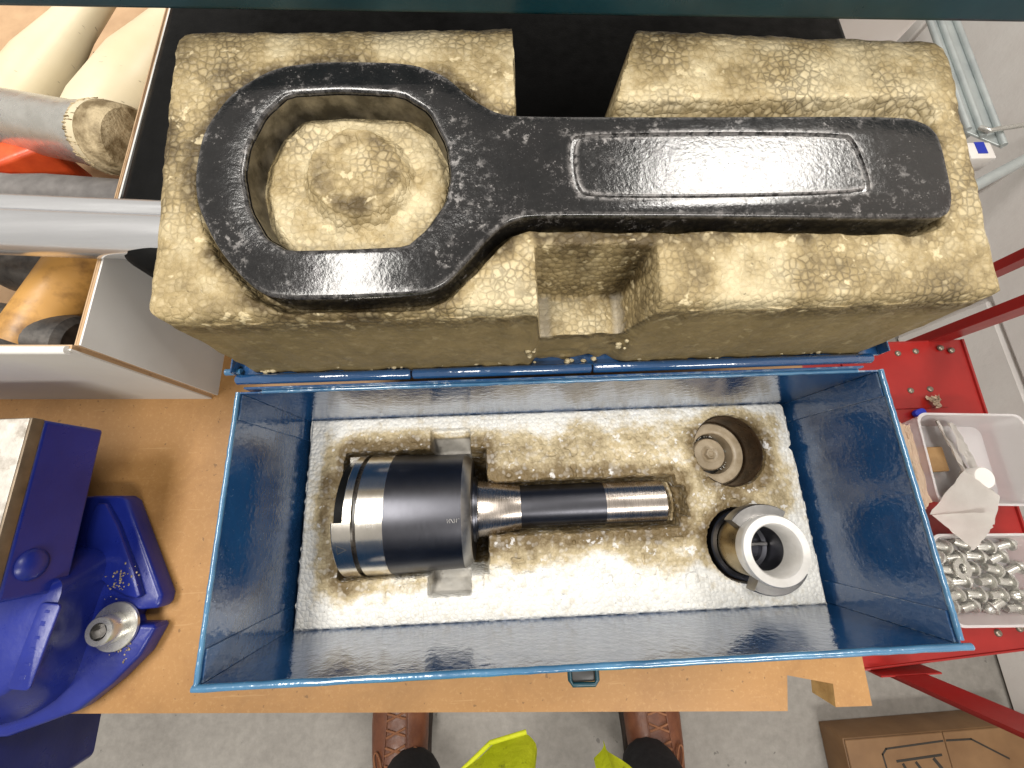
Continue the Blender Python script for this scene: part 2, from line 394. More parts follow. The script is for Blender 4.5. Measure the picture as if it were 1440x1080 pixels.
def rim_bar(a, b, r, name='rim'):
    """hemmed edge: a slightly wavy bead along a..b"""
    A, B = Vector(a), Vector(b); n = 60; pts = []
    for i in range(n + 1):
        p = A.lerp(B, i / n); p.z += random.uniform(-.00012, .00012); p.y += random.uniform(-.0001, .0001); pts.append(p)
    return obj(name, bm_tube(pts, [r * random.uniform(.93, 1.05) for _ in pts], 12), M_rim, box, 50)
rim_bar((-HX - .001, -HY - .0002, -.0006), (HX + .003, -HY - .0002, -.0006), .0013)
rim_bar((-HX, -HY, -.0008), (-HX, HY, -.0012), .0010)
rim_bar((HX, -HY + .002, -.0008), (HX, HY, -.0012), .0011)
rim_bar((-HX + .01, HY, -.0016), (HX - .01, HY, -.0016), .0009)
# hinge: three knuckles on one rod along the back edge
hx = [-.1395, -.066, .011, .1345]
for i in range(3):
    obj('hinge_knuckle', bm_lathe([(hx[i] + .0004, 0), (hx[i] + .0004, .0017), (hx[i] + .001, .0022), (hx[i + 1] - .001, .0022), (hx[i + 1] - .0004, .0017), (hx[i + 1] - .0004, 0)], 'X', (0, .0585, .0022), 20), M_blue, box, 40)
obj('hinge_leaf', bm_box(-.136, .130, .0545, .0553, -.012, .0022, .0002, 1), M_blue, box, 30)
# lid swung right back, the polystyrene tray lies in it
lid = obj('lid', bm_box(-.1402, .1402, .0605, .1795, -.0004, .0004), M_blue, box, 30)
for x0 in (-.1402, .1395):
    obj('lid_flange', bm_box(x0, x0 + .0007, .0605, .1795, .0004, .006, .0002, 1), M_blue, lid, 30)
obj('lid_flange', bm_box(-.1395, .1395, .1788, .1795, .0004, .006, .0002, 1), M_blue, lid, 30)
obj('lid_edge', bm_tube([(-.1445, .0622, .0016), (-.138, .0622, .0016)], .0015, 10), M_rim, lid, 50)
# latch on the front wall
latch = obj('latch', bm_box(-.0085, .0052, -HY - .0022, -HY - .0002, -.026, -.004, .0005, 2), M_teal, box, 30)
obj('latch_loop', bm_tube([(-.0066, -.0555, -.006), (-.0066, -.0600, -.0062), (-.0056, -.0616, -.0062), (.0026, -.0618, -.0062), (.0036, -.0604, -.0062), (.0036, -.0555, -.006)], .00085, 8), M_teal, latch, 50)
obj('latch_lever', bm_box(-.0060, .0030, -.0612, -.0558, -.022, -.0066, .0007, 2), M_rubber, latch, 30)

# ================================================================== POLYSTYRENE
def smooth(a, b, x):
    t = np.clip((x - a) / (b - a), 0, 1); return t * t * (3 - 2 * t)
def sdf_poly(P, X, Y):
    P = np.array(P); d = np.full(X.shape, 1e9); ins = np.zeros(X.shape, bool)
    for i in range(len(P)):
        a, b = P[i], P[(i + 1) % len(P)]; e = b - a
        t = np.clip(((X - a[0]) * e[0] + (Y - a[1]) * e[1]) / max(e @ e, 1e-12), 0, 1)
        d = np.minimum(d, np.hypot(X - a[0] - t * e[0], Y - a[1] - t * e[1]))
        c = ((a[1] > Y) != (b[1] > Y))
        with np.errstate(divide='ignore', invalid='ignore'):
            xi = (b[0] - a[0]) * (Y - a[1]) / (b[1] - a[1]) + a[0]
        ins ^= c & (X < xi)
    return np.where(ins, -d, d)
def sdf_box(X, Y, x0, x1, y0, y1, r=0):
    dx = np.abs(X - (x0 + x1) / 2) - (x1 - x0) / 2 + r; dy = np.abs(Y - (y0 + y1) / 2) - (y1 - y0) / 2 + r
    return np.hypot(np.maximum(dx, 0), np.maximum(dy, 0)) + np.minimum(np.maximum(dx, dy), 0) - r
def vnoise(X, Y, s, seed):
    r = np.random.default_rng(seed); G = r.random((512, 512)); x = X / s + 100; y = Y / s + 100
    i, j = np.floor(x).astype(int), np.floor(y).astype(int); fx, fy = x - i, y - j
    fx = fx * fx * (3 - 2 * fx); fy = fy * fy * (3 - 2 * fy); g = lambda a, b: G[a % 512, b % 512]
    return (g(i, j) * (1 - fx) + g(i + 1, j) * fx) * (1 - fy) + (g(i, j + 1) * (1 - fx) + g(i + 1, j + 1) * fx) * fy - .5
def foam_mesh(name, outline, hfun, toW, zbot, mat, res, attrs, flare=0.):
    """height-field block: grid rows warped to fill the outline (left/right edge as functions of v), skirt to zbot"""
    xl, xr, v0, v1 = outline
    nv = int((v1(0) - v0(0)) / res); nu = int(.272 / res)
    s = np.linspace(0, 1, nu + 1); t = np.linspace(0, 1, nv + 1)
    S, Tt = np.meshgrid(s, t)
    Vn = v0(0) + (v1(0) - v0(0)) * Tt
    U = xl(Vn) + (xr(Vn) - xl(Vn)) * S
    V = v0(U) + (v1(U) - v0(U)) * Tt
    H = hfun(U, V)
    co = toW(U, V, H); co[..., 2] = np.maximum(co[..., 2], zbot + .0015)
    A = attrs(U, V, H)
    verts = [co.reshape(-1, 3)]; w = nu + 1; idx = np.arange((nu + 1) * (nv + 1)).reshape(nv + 1, nu + 1)
    q = np.stack([idx[:-1, :-1], idx[:-1, 1:], idx[1:, 1:], idx[1:, :-1]], -1).reshape(-1, 4); faces = [q]
    ring = np.concatenate([idx[0, :-1], idx[:-1, -1], idx[-1, :0:-1], idx[:0:-1, 0]])
    base = co.reshape(-1, 3)[ring]; cen = base.mean(0); m = len(ring); prev = ring; cnt = len(verts[0])
    at = {k: [v.reshape(-1)] for k, v in A.items()}
    levels = 16
    for l in range(1, levels + 1):
        f = l / levels
        lay = base.copy(); lay[:, 2] = base[:, 2] * (1 - f) + zbot * f
        out = lay[:, :2] - cen[:2]; ln = np.hypot(out[:, 0], out[:, 1])[:, None]
        jit = vnoise(base[:, 0] + base[:, 1] * .7, lay[:, 2] * 1.0 + base[:, 1], .0035, 5)[:, None]
        lay[:, :2] += out / ln * (jit * .0011 * (1 if l < levels else 2.2) + flare * f)
        verts.append(lay); new = np.arange(cnt, cnt + m); cnt += m
        faces.append(np.stack([prev, new, np.roll(new, -1), np.roll(prev, -1)], -1)); prev = new
        for k in at: at[k].append(np.full(m, {'stain_shade': .95, 'smooth': 0., 'skin': min(1., l / 3)}[k]))  # skirt darkened: moulded skin plus painted shade against the front fill
    bot = prev
    V3 = np.concatenate(verts); F = np.concatenate(faces)
    me = bpy.data.meshes.new(name); me.from_pydata(V3.tolist(), [], F.tolist() + [bot[::-1].tolist()])
    for k, v in at.items():
        a = me.attributes.new(k, 'FLOAT', 'POINT'); a.data.foreach_set('value', np.concatenate(v).astype(np.float32))
    me.update()
    me.materials.append(mat)
    return me

# ---- upper tray: local (u, v) on its gently rising top face, h along the face normal
TA = math.radians(7.4); CA, SA = math.cos(TA), math.sin(TA); OY, OZ = .065, .0537
def up_world(U, V, H): return np.stack([U, OY + V * CA - H * SA, OZ + V * SA + H * CA], -1)
SPAN = [(-.1212, .0414), (-.1197, .0573), (-.1117, .0710), (-.0985, .0799), (-.0826, .0820), (-.0549, .0811), (-.0433, .0764), (-.0342, .0671), (-.0263, .0618), (-.0160, .0605), (.0435, .0594), (.1079, .0584), (.1158, .0551), (.1189, .0498), (.1192, .0296), (.1171, .0235), (.1122, .0215), (.0396, .0243), (-.0176, .0259), (-.0243, .0242), (-.0300, .0197), (-.0378, .0106), (-.0444, .0040), (-.0509, .0015), (-.0752, .0010), (-.0952, .0015), (-.1027, .0057), (-.1128, .0178), (-.1195, .0314)]
HOLE = [(-.0936, .0700), (-.0766, .0708), (-.0572, .0693), (-.0485, .0630), (-.0430, .0507), (-.0419, .0396), (-.0438, .0311), (-.0496, .0225), (-.0557, .0171), (-.0734, .0166), (-.0916, .0167), (-.0981, .0208), (-.1035, .0303), (-.1061, .0423), (-.1051, .0520), (-.1005, .0627)]
PANEL = [(-.0038, .0511), (-.0002, .0541), (.0865, .0528), (.0902, .0492), (.0929, .0334), (.0900, .0300), (.0017, .0307), (-.0037, .0343)]
def up_h(U, V):
    h = np.zeros_like(U)
    sp = sdf_poly(SPAN, U, V) + vnoise(U, V, .006, 11) * .0012
    inner = np.minimum(sp, 9)
    rec = 1 - smooth(.0002, .0034, inner)
    h = h - .0072 * rec + .0026 * (1 - smooth(-.004, 0., sdf_poly(HOLE, U, V)))
    # the handle sits in a slightly wider trough at its far side, darker and deeper
    tr = 1 - smooth(-.001, .0035, sdf_box(U, V, -.02, .121, .050, .0665, .003)); h = np.minimum(h, -.0064 * tr + 0)
    r = np.hypot(U + .0735, (V - .0455) * .97) + vnoise(U, V, .004, 3) * .0016
    plug = 1 - smooth(.0135, .0188, r); h = h + plug * (.0046 + vnoise(U, V, .005, 4) * .002)
    # notch through the far edge
    nl = -.0188; nr = .012 + (V - .068) * .34
    nd = np.maximum(np.maximum(nl - U, U - nr), .0685 - V)
    n1 = 1 - smooth(-.0012, .0014, nd + vnoise(U, V, .004, 6) * .0008); h = h - .060 * n1
    # bank sloping down to the notch's right side and ledge in front of it
    led = 1 - smooth(0., .0016, np.maximum(np.maximum(nl - U, U - .012), np.maximum(.060 - V, V - .0705))); h = np.where(nd > 0, np.minimum(h, -.009 * led), h)
    # thumb step in the near edge
    tx = np.maximum(-.0138 - U, (U - .0195) * .62); ty = V - .0138
    td = np.maximum(tx, ty * .55)
    t1 = 1 - smooth(-.0014, .0026, td); h = np.minimum(h, -.030 * t1)
    # rounded outer edges and lumpy skin
    e = np.minimum(np.minimum(U + .1365, .1355 - U), np.minimum(V + .003, ((.1066) - .0075 * np.maximum(U, 0) / .136) - V))
    rd = np.clip(1 - e / .0042, 0, 1); h = h - .0040 * (1 - np.sqrt(np.clip(1 - rd * rd, 0, 1))) * (1 - n1) * (1 - t1)
    fv = np.clip((V + .0075 * np.maximum(U, 0) / .136 - .0900) / .0170, 0, 1); h = h - fv ** 2.2 * .0085 * (1 - n1)
    h = h + vnoise(U, V, .011, 7) * .0009 + vnoise(U, V, .0032, 8) * .00065 + vnoise(U, V, .0013, 9) * .00022
    return h
def up_attr(U, V, H):
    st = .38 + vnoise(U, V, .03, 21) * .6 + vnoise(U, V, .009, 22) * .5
    eb = np.minimum(np.minimum(U + .137, .136 - U), np.minimum(V + .004, .104 - V)); st = st + .22 * (1 - smooth(.001, .012, eb + vnoise(U, V, .01, 24) * .01)) * (V > .02)  # block edges darker: some grime, plus edge shade painted in
    st = st + .42 * (1 - smooth(.0, .0065, np.abs(sdf_poly(SPAN, U, V) - .003)))  # rim of the spanner recess: grime together with painted shade
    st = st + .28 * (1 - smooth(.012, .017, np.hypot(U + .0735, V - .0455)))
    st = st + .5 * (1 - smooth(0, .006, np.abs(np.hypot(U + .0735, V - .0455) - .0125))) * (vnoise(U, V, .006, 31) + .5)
    dk = np.maximum(np.abs(U - .003) - .017, np.abs(V - .0175) - .005); st = st + .45 * (1 - smooth(0, .004, dk))  # back wall of the thumb step: shade below the handle, painted
    sm = .9 * (1 - smooth(-.001, .0012, np.maximum(np.abs(np.abs(U - .0035) - .0145) - .0022, np.maximum(V - .0115, -.02 - V)))) * (H < -.026) + .0 * (1 - smooth(.0085, .0140, np.hypot(U + .0735, V - .0455) + vnoise(U, V, .005, 33) * .008))
    return {'stain_shade': np.clip(st, 0, 1), 'smooth': sm * .5, 'skin': 0. * U}
xl = lambda v: -.1372 + .0030 * np.clip((v - .02) / .08, 0, 1) + .0009 * (v > .0545) + vnoise(v, v * 0, .004, 41) * .0012 + .008 * np.clip(1 - (v + .004) / .009, 0, 1) ** 2 + .004 * np.clip(1 - ((.1066) - v) / .006, 0, 1) ** 2
xr = lambda v: .1366 - .0030 * np.clip(v / .09, 0, 1) + vnoise(v, v * 0, .004, 42) * .0010 - .007 * np.clip(1 - (v + .004) / .008, 0, 1) ** 2 - .0105 * np.clip(1 - ((.1066) - v) / .0115, 0, 1) ** 2
v0 = lambda u: -.0034 + vnoise(u * 1., u * 0., .005, 43) * .0010
v1 = lambda u: .1070 - .0075 * np.maximum(u, 0) / .136 + vnoise(u * 1., u * 0., .005, 44) * .0010
tray = empty('polystyrene_tray', (0, .11, .0005), 'yellowed polystyrene tray holding the black ring spanner', 'foam tray')
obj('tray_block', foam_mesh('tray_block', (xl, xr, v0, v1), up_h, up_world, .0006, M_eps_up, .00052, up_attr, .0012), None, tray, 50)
# crumbs broken off along the near lower edge and the step
cr = bmesh.new()
for i in range(70):
    if i < 12: p = (random.choice((-.0155, .0195)) + random.uniform(-.002, .002), .0605 + random.uniform(0, .0025), .018 + random.uniform(-.004, .006))
    else: p = (random.uniform(-.135, .13), .0622 + random.uniform(-.0006, .0006), .002 + abs(random.gauss(0, .0012)))
    bmesh.ops.create_icosphere(cr, subdivisions=1, radius=random.uniform(.0007, .0016), matrix=Matrix.Translation(p) @ Matrix.Rotation(random.random() * 3, 4, 'X') @ Matrix.Diagonal((1, random.uniform(.6, 1), random.uniform(.5, 1), 1)))
tag(obj('bead_crumbs', cr, M_eps_up, tray, 60), kind='stuff')

# ---- lower insert inside the box
FT = -.0616; CHY, CHZ = .0013, -.068
def lo_world(U, V, H): return np.stack([U, V, FT + H], -1)
HC = (.0997, .0274); CC = (.0972, -.0226)
def lo_h(U, V):
    h = np.zeros_like(U); wob = vnoise(U, V, .004, 51) * .0014
    def cyl(x0, x1, r, gap):                          # half-round bed for a lying cylinder
        d = np.maximum(np.maximum(x0 - U, U - x1), np.abs(V - CHY) - r - gap) + wob
        inside = np.sqrt(np.clip((r + gap) ** 2 - (V - CHY) ** 2, 0, None)); inside = np.maximum(inside + .0064, .008)
        return -inside * (1 - smooth(-.0008, .0012, d))
    h = np.minimum(h, cyl(-.1150, -.0385, .0308, .0012))
    h = np.minimum(h, cyl(-.046, .0655, .0108, .0026))
    lip = np.maximum(np.abs(U - .0640 + (V - .001) ** 2 * 18) - .0011, np.abs(V - .001) - .0105); h = np.where(h < -.003, h + (-.0035 - h) * (1 - smooth(-.0004, .0008, lip)), h)
    e1 = np.maximum(np.abs(U - .0685) - .0018, np.abs(V - .001) - .0075) + wob; h = np.minimum(h, -.009 * (1 - smooth(-.0006, .001, e1)))
    for (x0, x1, y0, y1, sg) in ((-.0685, -.0470, .024, .0452, 1), (-.0690, -.0475, -.0405, -.024, -1)):   # finger cut-outs
        d = sdf_box(U, V, x0, x1, y0, y1, .001); dep = .004 + .010 * np.clip(1 - (np.abs(V) - .034) / .010, 0, 1)
        h = np.minimum(h, -dep * (1 - smooth(-.0006, .0006, d)))
    h = np.minimum(h, -.034 * (1 - smooth(-.0004, .0007, np.hypot(U - HC[0], V - HC[1]) - .0196)))
    h = np.minimum(h, -.034 * (1 - smooth(-.0004, .0007, np.hypot(U - CC[0], V - CC[1]) - .0184)))
    e = np.minimum(np.minimum(U + .136, .136 - U), np.minimum(V + .0533, .0533 - V)); rd = np.clip(1 - e / .0016, 0, 1)
    h = h - .0014 * rd * rd
    cent = smooth(.003, .02, e)
    h = h + vnoise(U, V, .012, 57) * .0010 * cent + (vnoise(U, V, .003, 58) * .0009 + vnoise(U, V, .0012, 59) * .0004) * (.25 + .75 * cent)
    chips = smooth(.30, .36, vnoise(U, V, .0036, 60)) * cent; h = h - chips * .0009
    return h
def lo_attr(U, V, H):
    e = np.minimum(np.minimum(U + .136, .136 - U), np.minimum((V + .0533) * .72, .0533 - V))
    st = .05 + vnoise(U, V, .008, 66) * .25 * smooth(.004, .014, e) + .50 * smooth(.002, .016, e + vnoise(U, V, .014, 61) * .014)
    st = st - .75 * (1 - smooth(-.036, -.022, V + vnoise(U, V, .02, 62) * .016)) * smooth(-.118, -.085, U)
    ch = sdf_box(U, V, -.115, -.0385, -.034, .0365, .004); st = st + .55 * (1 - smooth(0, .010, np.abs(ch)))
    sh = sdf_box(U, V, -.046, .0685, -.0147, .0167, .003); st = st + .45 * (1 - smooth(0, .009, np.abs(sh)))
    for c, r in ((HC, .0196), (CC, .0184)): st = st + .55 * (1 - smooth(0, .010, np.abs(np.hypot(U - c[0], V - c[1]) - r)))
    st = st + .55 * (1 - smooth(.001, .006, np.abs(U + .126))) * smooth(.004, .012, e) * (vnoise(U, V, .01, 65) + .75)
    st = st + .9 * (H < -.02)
    sm = np.zeros_like(U)
    for (x0, x1, y0, y1) in ((-.0685, -.0470, .0300, .0410), (-.0690, -.0475, -.0405, -.030)):
        sm = np.maximum(sm, 1 - smooth(-.0008, .0004, sdf_box(U, V, x0, x1, y0, y1, .001)))
    return {'stain_shade': np.clip(st, 0, 1), 'smooth': sm, 'skin': 0. * U}
nick = lambda v: .0030 * np.clip(1 - np.abs(v - .0275) / .0030, 0, 1)
insert = empty('polystyrene_insert', (0, 0, BZ + T), 'white stained polystyrene insert lying in the blue box', 'foam insert')
obj('insert_block', foam_mesh('insert_block', (lambda v: -.1360 + vnoise(v, v * 0, .003, 71) * .0012, lambda v: .1360 + vnoise(v, v * 0, .003, 72) * .0012 - nick(v) - .003 * np.clip(1 - (.0533 - v) / .005, 0, 1) ** 2,
    lambda u: -.0532 + (vnoise(u * 1., u * 0., .003, 73) - .2) * .0006, lambda u: .0532 + vnoise(u * 1., u * 0., .003, 74) * .0005), lo_h, lo_world, BZ + T, M_eps_lo, .00046, lo_attr), None, insert, 50)
# moulded seat at the bottom of the round hole
obj('hole_lining', bm_lathe([(-.094, .0193), (-.0645, .0193), (-.0640, .0197), (-.0640, .0199), (-.0945, .0199)], 'Z', (*HC, 0), 72), M_holewall, insert, 40)
obj('seat_ring', bm_lathe([(-.094, .0124), (-.0822, .0124), (-.0814, .0131), (-.0810, .0150), (-.0814, .0180), (-.083, .0192), (-.094, .0192)], 'Z', (*HC, 0), 72), M_tan, insert, 40)
obj('seat_groove', bm_lathe([(-.0935, .0), (-.0935, .0125)], 'Z', (*HC, 0), 48), M_oil, insert, 40)
sd = obj('seat_disc', bm_lathe([(-.0935, .0096), (-.0868, .0099), (-.0860, .0093), (-.0857, .0055), (-.0866, .0044), (-.0866, 0)], 'Z', (*HC, 0), 56), M_tan, insert, 40)
obj('seat_nub', bm_lathe([(-.0868, .0036), (-.0838, .0031), (-.0836, .0022), (-.0845, .0015), (-.0845, 0)], 'Z', (*HC, 0), 6), M_tan, sd, 30)
gl = bmesh.new()
for i in range(26):
    a = random.uniform(-1.4, 2.4); r = .0111 + random.uniform(-.0006, .0006)
    bmesh.ops.create_icosphere(gl, subdivisions=1, radius=random.uniform(.0003, .0007), matrix=Matrix.Translation((HC[0] + r * math.cos(a), HC[1] + r * math.sin(a), -.0905 + random.uniform(0, .005))))
tag(obj('oil_drops', gl, M_zinc, insert, 60), kind='stuff')
obj('collet_pocket', bm_lathe([(-.094, .0181), (-.0650, .0181), (-.0642, .0184), (-.0642, .0186), (-.0945, .0186)], 'Z', (*CC, 0), 72), M_holewall, insert, 40)

# ================================================================== RING SPANNER
sp = empty('ring_spanner', (0, .11, .05), 'large black ring spanner with worn paint in a polystyrene tray', 'spanner')
FM = Matrix(((1, 0, 0, 0), (0, CA, -SA, OY), (0, SA, CA, OZ), (0, 0, 0, 1)))
def curve_mesh(loops, z0, z1, bev):
    cu = bpy.data.curves.new('c', 'CURVE'); cu.dimensions = '2D'; cu.fill_mode = 'BOTH'
    cu.extrude = (z1 - z0) / 2 - bev; cu.bevel_depth = bev; cu.bevel_resolution = 2; cu.offset = -bev
    for L in loops:
        s = cu.splines.new('POLY'); s.points.add(len(L) - 1); s.use_cyclic_u = True
        for p, q in zip(s.points, L): p.co = (q[0], q[1], 0, 1)
    o = bpy.data.objects.new('c', cu); COL.objects.link(o); dg = bpy.context.evaluated_depsgraph_get(); dg.update()
    me = bpy.data.meshes.new_from_object(o.evaluated_get(dg)); bpy.data.objects.remove(o); bpy.data.curves.remove(cu)
    me.transform(Matrix.Translation((0, 0, (z0 + z1) / 2))); me.materials.clear()
    return me
def area2(L): return sum(L[i - 1][0] * L[i][1] - L[i][0] * L[i - 1][1] for i in range(len(L)))
SP2 = chaikin(SPAN, 2, .2); HO2 = chaikin(HOLE, 1, .12); PA2 = chaikin(PANEL, 2)
me = curve_mesh([SP2, HO2], -.0068, .0045, .0011)
body = obj('spanner_body', me, M_span, None, 40)
cut = obj('cut', curve_mesh([PA2], .0036, .02, .0001), M_span, None, None)
md = body.modifiers.new('b', 'BOOLEAN'); md.operation = 'DIFFERENCE'; md.object = cut; md.solver = 'EXACT'
dg = bpy.context.evaluated_depsgraph_get(); dg.update()
me2 = bpy.data.meshes.new_from_object(body.evaluated_get(dg)); bpy.data.objects.remove(body); bpy.data.objects.remove(cut)
me2.transform(FM); me2.materials.clear(); me2.materials.append(M_span)
obj('spanner_body', me2, None, sp, 40)
# bare worn wall of the opening, a thin sleeve just proud of the paint
b = bmesh.new(); n = len(HO2); cx, cy = -.074, .0435
lo_, hi_ = [], []
for x, y in HO2:
    d = Vector((x - cx, y - cy)); f = 1 - .00035 / d.length
    q = (cx + d.x * f, cy + d.y * f); lo_.append(b.verts.new((q[0], q[1], -.0068))); hi_.append(b.verts.new((q[0], q[1], .0030)))
for i in range(n): b.faces.new((lo_[i], hi_[i], hi_[(i + 1) % n], lo_[(i + 1) % n]))
b.transform(FM); obj('opening_wall', b, M_spanin, sp, 40)
# raised pad inside the recessed frame of the handle
cxp, cyp = .0445, .042
PAD = [(cxp + (x - cxp) * .978, cyp + (y - cyp) * .925) for x, y in PA2]
me = curve_mesh([PAD], .0030, .0043, .0006); me.transform(FM); obj('grip_pad', me, M_span, sp, 40)

# ================================================================== CHUCK ARBOR lying in the insert
ch = empty('chuck_arbor', (-.03, CHY, CHZ - .0315), 'steel collet chuck with a slim shank lying in the white insert', 'chuck')
O = (0, CHY, CHZ); R = .0315
# nose: ring with a driving slot cut out of it
a0, a1 = math.radians(20), math.radians(96)        # slot spans these angles (from +y towards +z)
nb = bm_lathe([(-.1115, .0270), (-.1115, R - .0006), (-.1109, R), (-.1022, R), (-.1022, .0270)], 'X', O, 96, a1, a0 + 2 * PI)
nb = bm_lathe([(-.1062, .0270), (-.1062, R - .0003), (-.1059, R), (-.1022, R), (-.1022, .0270)], 'X', O, 26, a0 + .002, a1 - .002, nb)
nose = obj('nose_ring', nb, M_polish, ch, 40)
obj('slot_floor', bm_lathe([(-.1112, .0), (-.1112, .0285), (-.1030, .0285)], 'X', O, 64), M_blackcase, ch, 40)
obj('groove', bm_lathe([(-.1024, R - .0015), (-.1000, R - .0015)], 'X', O, 96), M_oil, ch, 40)
obj('polished_band', bm_lathe([(-.1002, .0270), (-.1002, R - .0006), (-.0999, R - .0002), (-.0873, R - .0004), (-.0873, .027)], 'X', O, 128), M_polish, ch, 40)
obj('blued_body', bm_lathe([(-.0873, .027), (-.0873, R - .0005), (-.0499, .0298), (-.0499, .027)], 'X', O, 128), M_dark, ch, 40)
obj('chamfer', bm_lathe([(-.0499, .0298), (-.0458, .0270), (-.0455, .0262)], 'X', O, 128), M_greyst, ch, 40)
obj('rear_face', bm_lathe([(-.0455, .0262), (-.0452, .0175), (-.0440, .0172), (-.0438, .0160), (-.0430, .0158)], 'X', O, 96), M_dark, ch, 30)
obj('taper', bm_lathe([(-.0435, .0), (-.0435, .0149), (-.0428, .0152), (-.0200, .0118), (-.0200, 0)], 'X', O, 96), M_shank, ch, 40)
obj('blued_shank', bm_lathe([(-.0199, .0), (-.0199, .0115), (.0257, .0115), (.0257, 0)], 'X', O, 96), M_dark, ch, 40)
obj('shank_end', bm_lathe([(.0257, .0), (.0257, .01145), (.0583, .01145), (.0592, .0105), (.0592, .006), (.0565, .005), (.0565, 0)], 'X', O, 96), M_shank, ch, 40)
obj('keyway', bm_box(-.012, .0588, -.0010, .0010, -.0002, .0006, .0002, 1, None, Matrix.Translation(O) @ Matrix.Rotation(math.radians(62), 4, 'X') @ Matrix.Translation((0, 0, .0111))), M_oil, ch, 30)
# engraved marks: strokes on the cylinder surface, (x, angle) polylines
def strokes(name, polys, r, w, mat, par):
    b = bmesh.new()
    for P in polys:
        pts = [(x, CHY + r * math.cos(a), CHZ + r * math.sin(a)) for x, a in P]
        bm_tube(pts, w, 5, b)
    return obj(name, b, mat, par, 50)
def glyphs(x, deg, seq, h=.0016, wd=.0011, r=R):
    """small stroke letters running along x; h is along the circumference"""
    G = {'V': [[(0, 1), (.5, 0), (1, 1)]], 'M': [[(0, 0), (.2, 1), (.5, .2), (.8, 1), (1, 0)]], '/': [[(0, 0), (1, 1)]], '1': [[(.5, 0), (.5, 1)]], '.': [[(.4, 0), (.6, .1)]], 'R': [[(0, 0), (0, 1), (.8, .9), (.8, .55), (0, .5), (.9, 0)]], '8': [[(.2, 0), (.8, .2), (.2, .8), (.8, 1), (.9, .8), (.1, .2), (.2, 0)]], 'I': [[(.5, 0), (.5, 1)]], 'N': [[(0, 0), (0, 1), (1, 0), (1, 1)]], '-': [[(0, .5), (1, .5)]]}
    out = []
    for k, cc in enumerate(seq):
        for P in G.get(cc, []): out.append([(x + (k * 1.3 + p[0]) * wd, math.radians(deg) + p[1] * h / r) for p in P])
    return out
strokes('engraving', glyphs(-.0565, 97, 'N/M.', .0019, .0013, .0300) + [], .0301, .00012, M_mark, ch)
strokes('engraving', glyphs(-.0945, 98, 'RN', .0016, .0012), R - .0003, .00012, M_mark, ch)
strokes('triangle_mark', [[(-.1090, math.radians(124)), (-.1045, math.radians(120)), (-.1090, math.radians(116)), (-.1090, math.radians(124))]], R, .00016, M_markd, ch)

# ================================================================== COLLET standing in its pocket
co = empty('collet', (*CC, -.094), 'short bright steel collet with two lugs standing in the insert pocket', 'collet')
obj('collet_body', bm_lathe([(-.0935, .0108), (-.0935, .0145), (-.0410, .0145), (-.0402, .0140)], 'Z', (*CC, 0), 96), M_brass, co, 40)
obj('lower_collar', bm_lathe([(-.0935, .015), (-.0935, .0176), (-.0600, .0176), (-.0594, .0170), (-.0594, .015)], 'Z', (*CC, 0), 96), M_dark, co, 40)
obj('top_ring', bm_lathe([(-.0405, .0140), (-.0402, .0155), (-.0345, .0162), (-.0335, .0161), (-.0328, .0156), (-.0328, .0122), (-.0337, .0115), (-.0440, .0103), (-.0440, .0140)], 'Z', (*CC, 0), 96), M_bright, co, 35)
obj('bore', bm_lathe([(-.0440, .0103), (-.0445, .0114), (-.0600, .0118), (-.0605, .0098), (-.0640, .0098), (-.0640, 0)], 'Z', (*CC, 0), 64), M_dark, co, 40)
obj('cross_slot', bm_box(CC[0] - .0112, CC[0] + .0112, CC[1] - .0006, CC[1] + .0010, -.0638, -.0580, .0002, 1), M_greyst, co, 30)
for a in (96, -78):
    aa = math.radians(a); w = math.radians(42)
    obj('lug', bm_lathe([(-.0470, .0139), (-.0468, .0203), (-.0464, .0208), (-.0400, .0208), (-.0394, .0204), (-.0390, .0139)], 'Z', (*CC, 0), 24, aa - w, aa + w), M_greyst, co, 40)

# ================================================================== BEHIND THE BOX: black case, shelf edge
case = empty('plastic_case', (-.02, .2, BT), 'black plastic case behind the blue box, under the open lid', 'case')
sec = []
def rr3(x0, x1, y0, y1, r, z): return [(p[0], p[1], z) for p in rrect(x0, x1, y0, y1, r, 8)]
X0, X1, Y0, Y1 = -.2135, .182, .118, .37
for ins, z in ((.004, BT + .0005), (.0, BT + .006), (0, -.009), (.0008, -.006), (.003, -.0028), (.007, -.0009)):
    sec.append(rr3(X0 + ins, X1 - ins, Y0 + ins, Y1 - ins, .022, z))
obj('case_body', bm_loft(sec), M_blackcase, case, 60)
for x in (-.074, .063):
    obj('case_clip', bm_box(x - .007, x + .007, .292, .33, -.003, .0035, .001, 2), M_white, case, 30)
sh = empty('shelf', (0, .21, .071), 'dark teal steel shelf edge overhanging the polystyrene tray', 'shelf', rz=0)
SM = Matrix.Translation((-.0203, .1607, .0712)) @ Matrix.Rotation(math.radians(-2.1), 4, 'Z')
obj('shelf_lip', bm_box(-.172, .26, 0, .004, 0, .030, .0016, 3, None, SM), M_teal, sh, 40)
obj('shelf_board', bm_box(-.172, .26, .0042, .16, .022, .0255, .0006, 2, None, SM), M_teal, sh, 40)
for x in (-.05, .10): obj('shelf_bracket', bm_box(x, x + .005, .15, .155, -.0740, .0218, .001, 2, None, SM), M_blackcase, sh, 30)

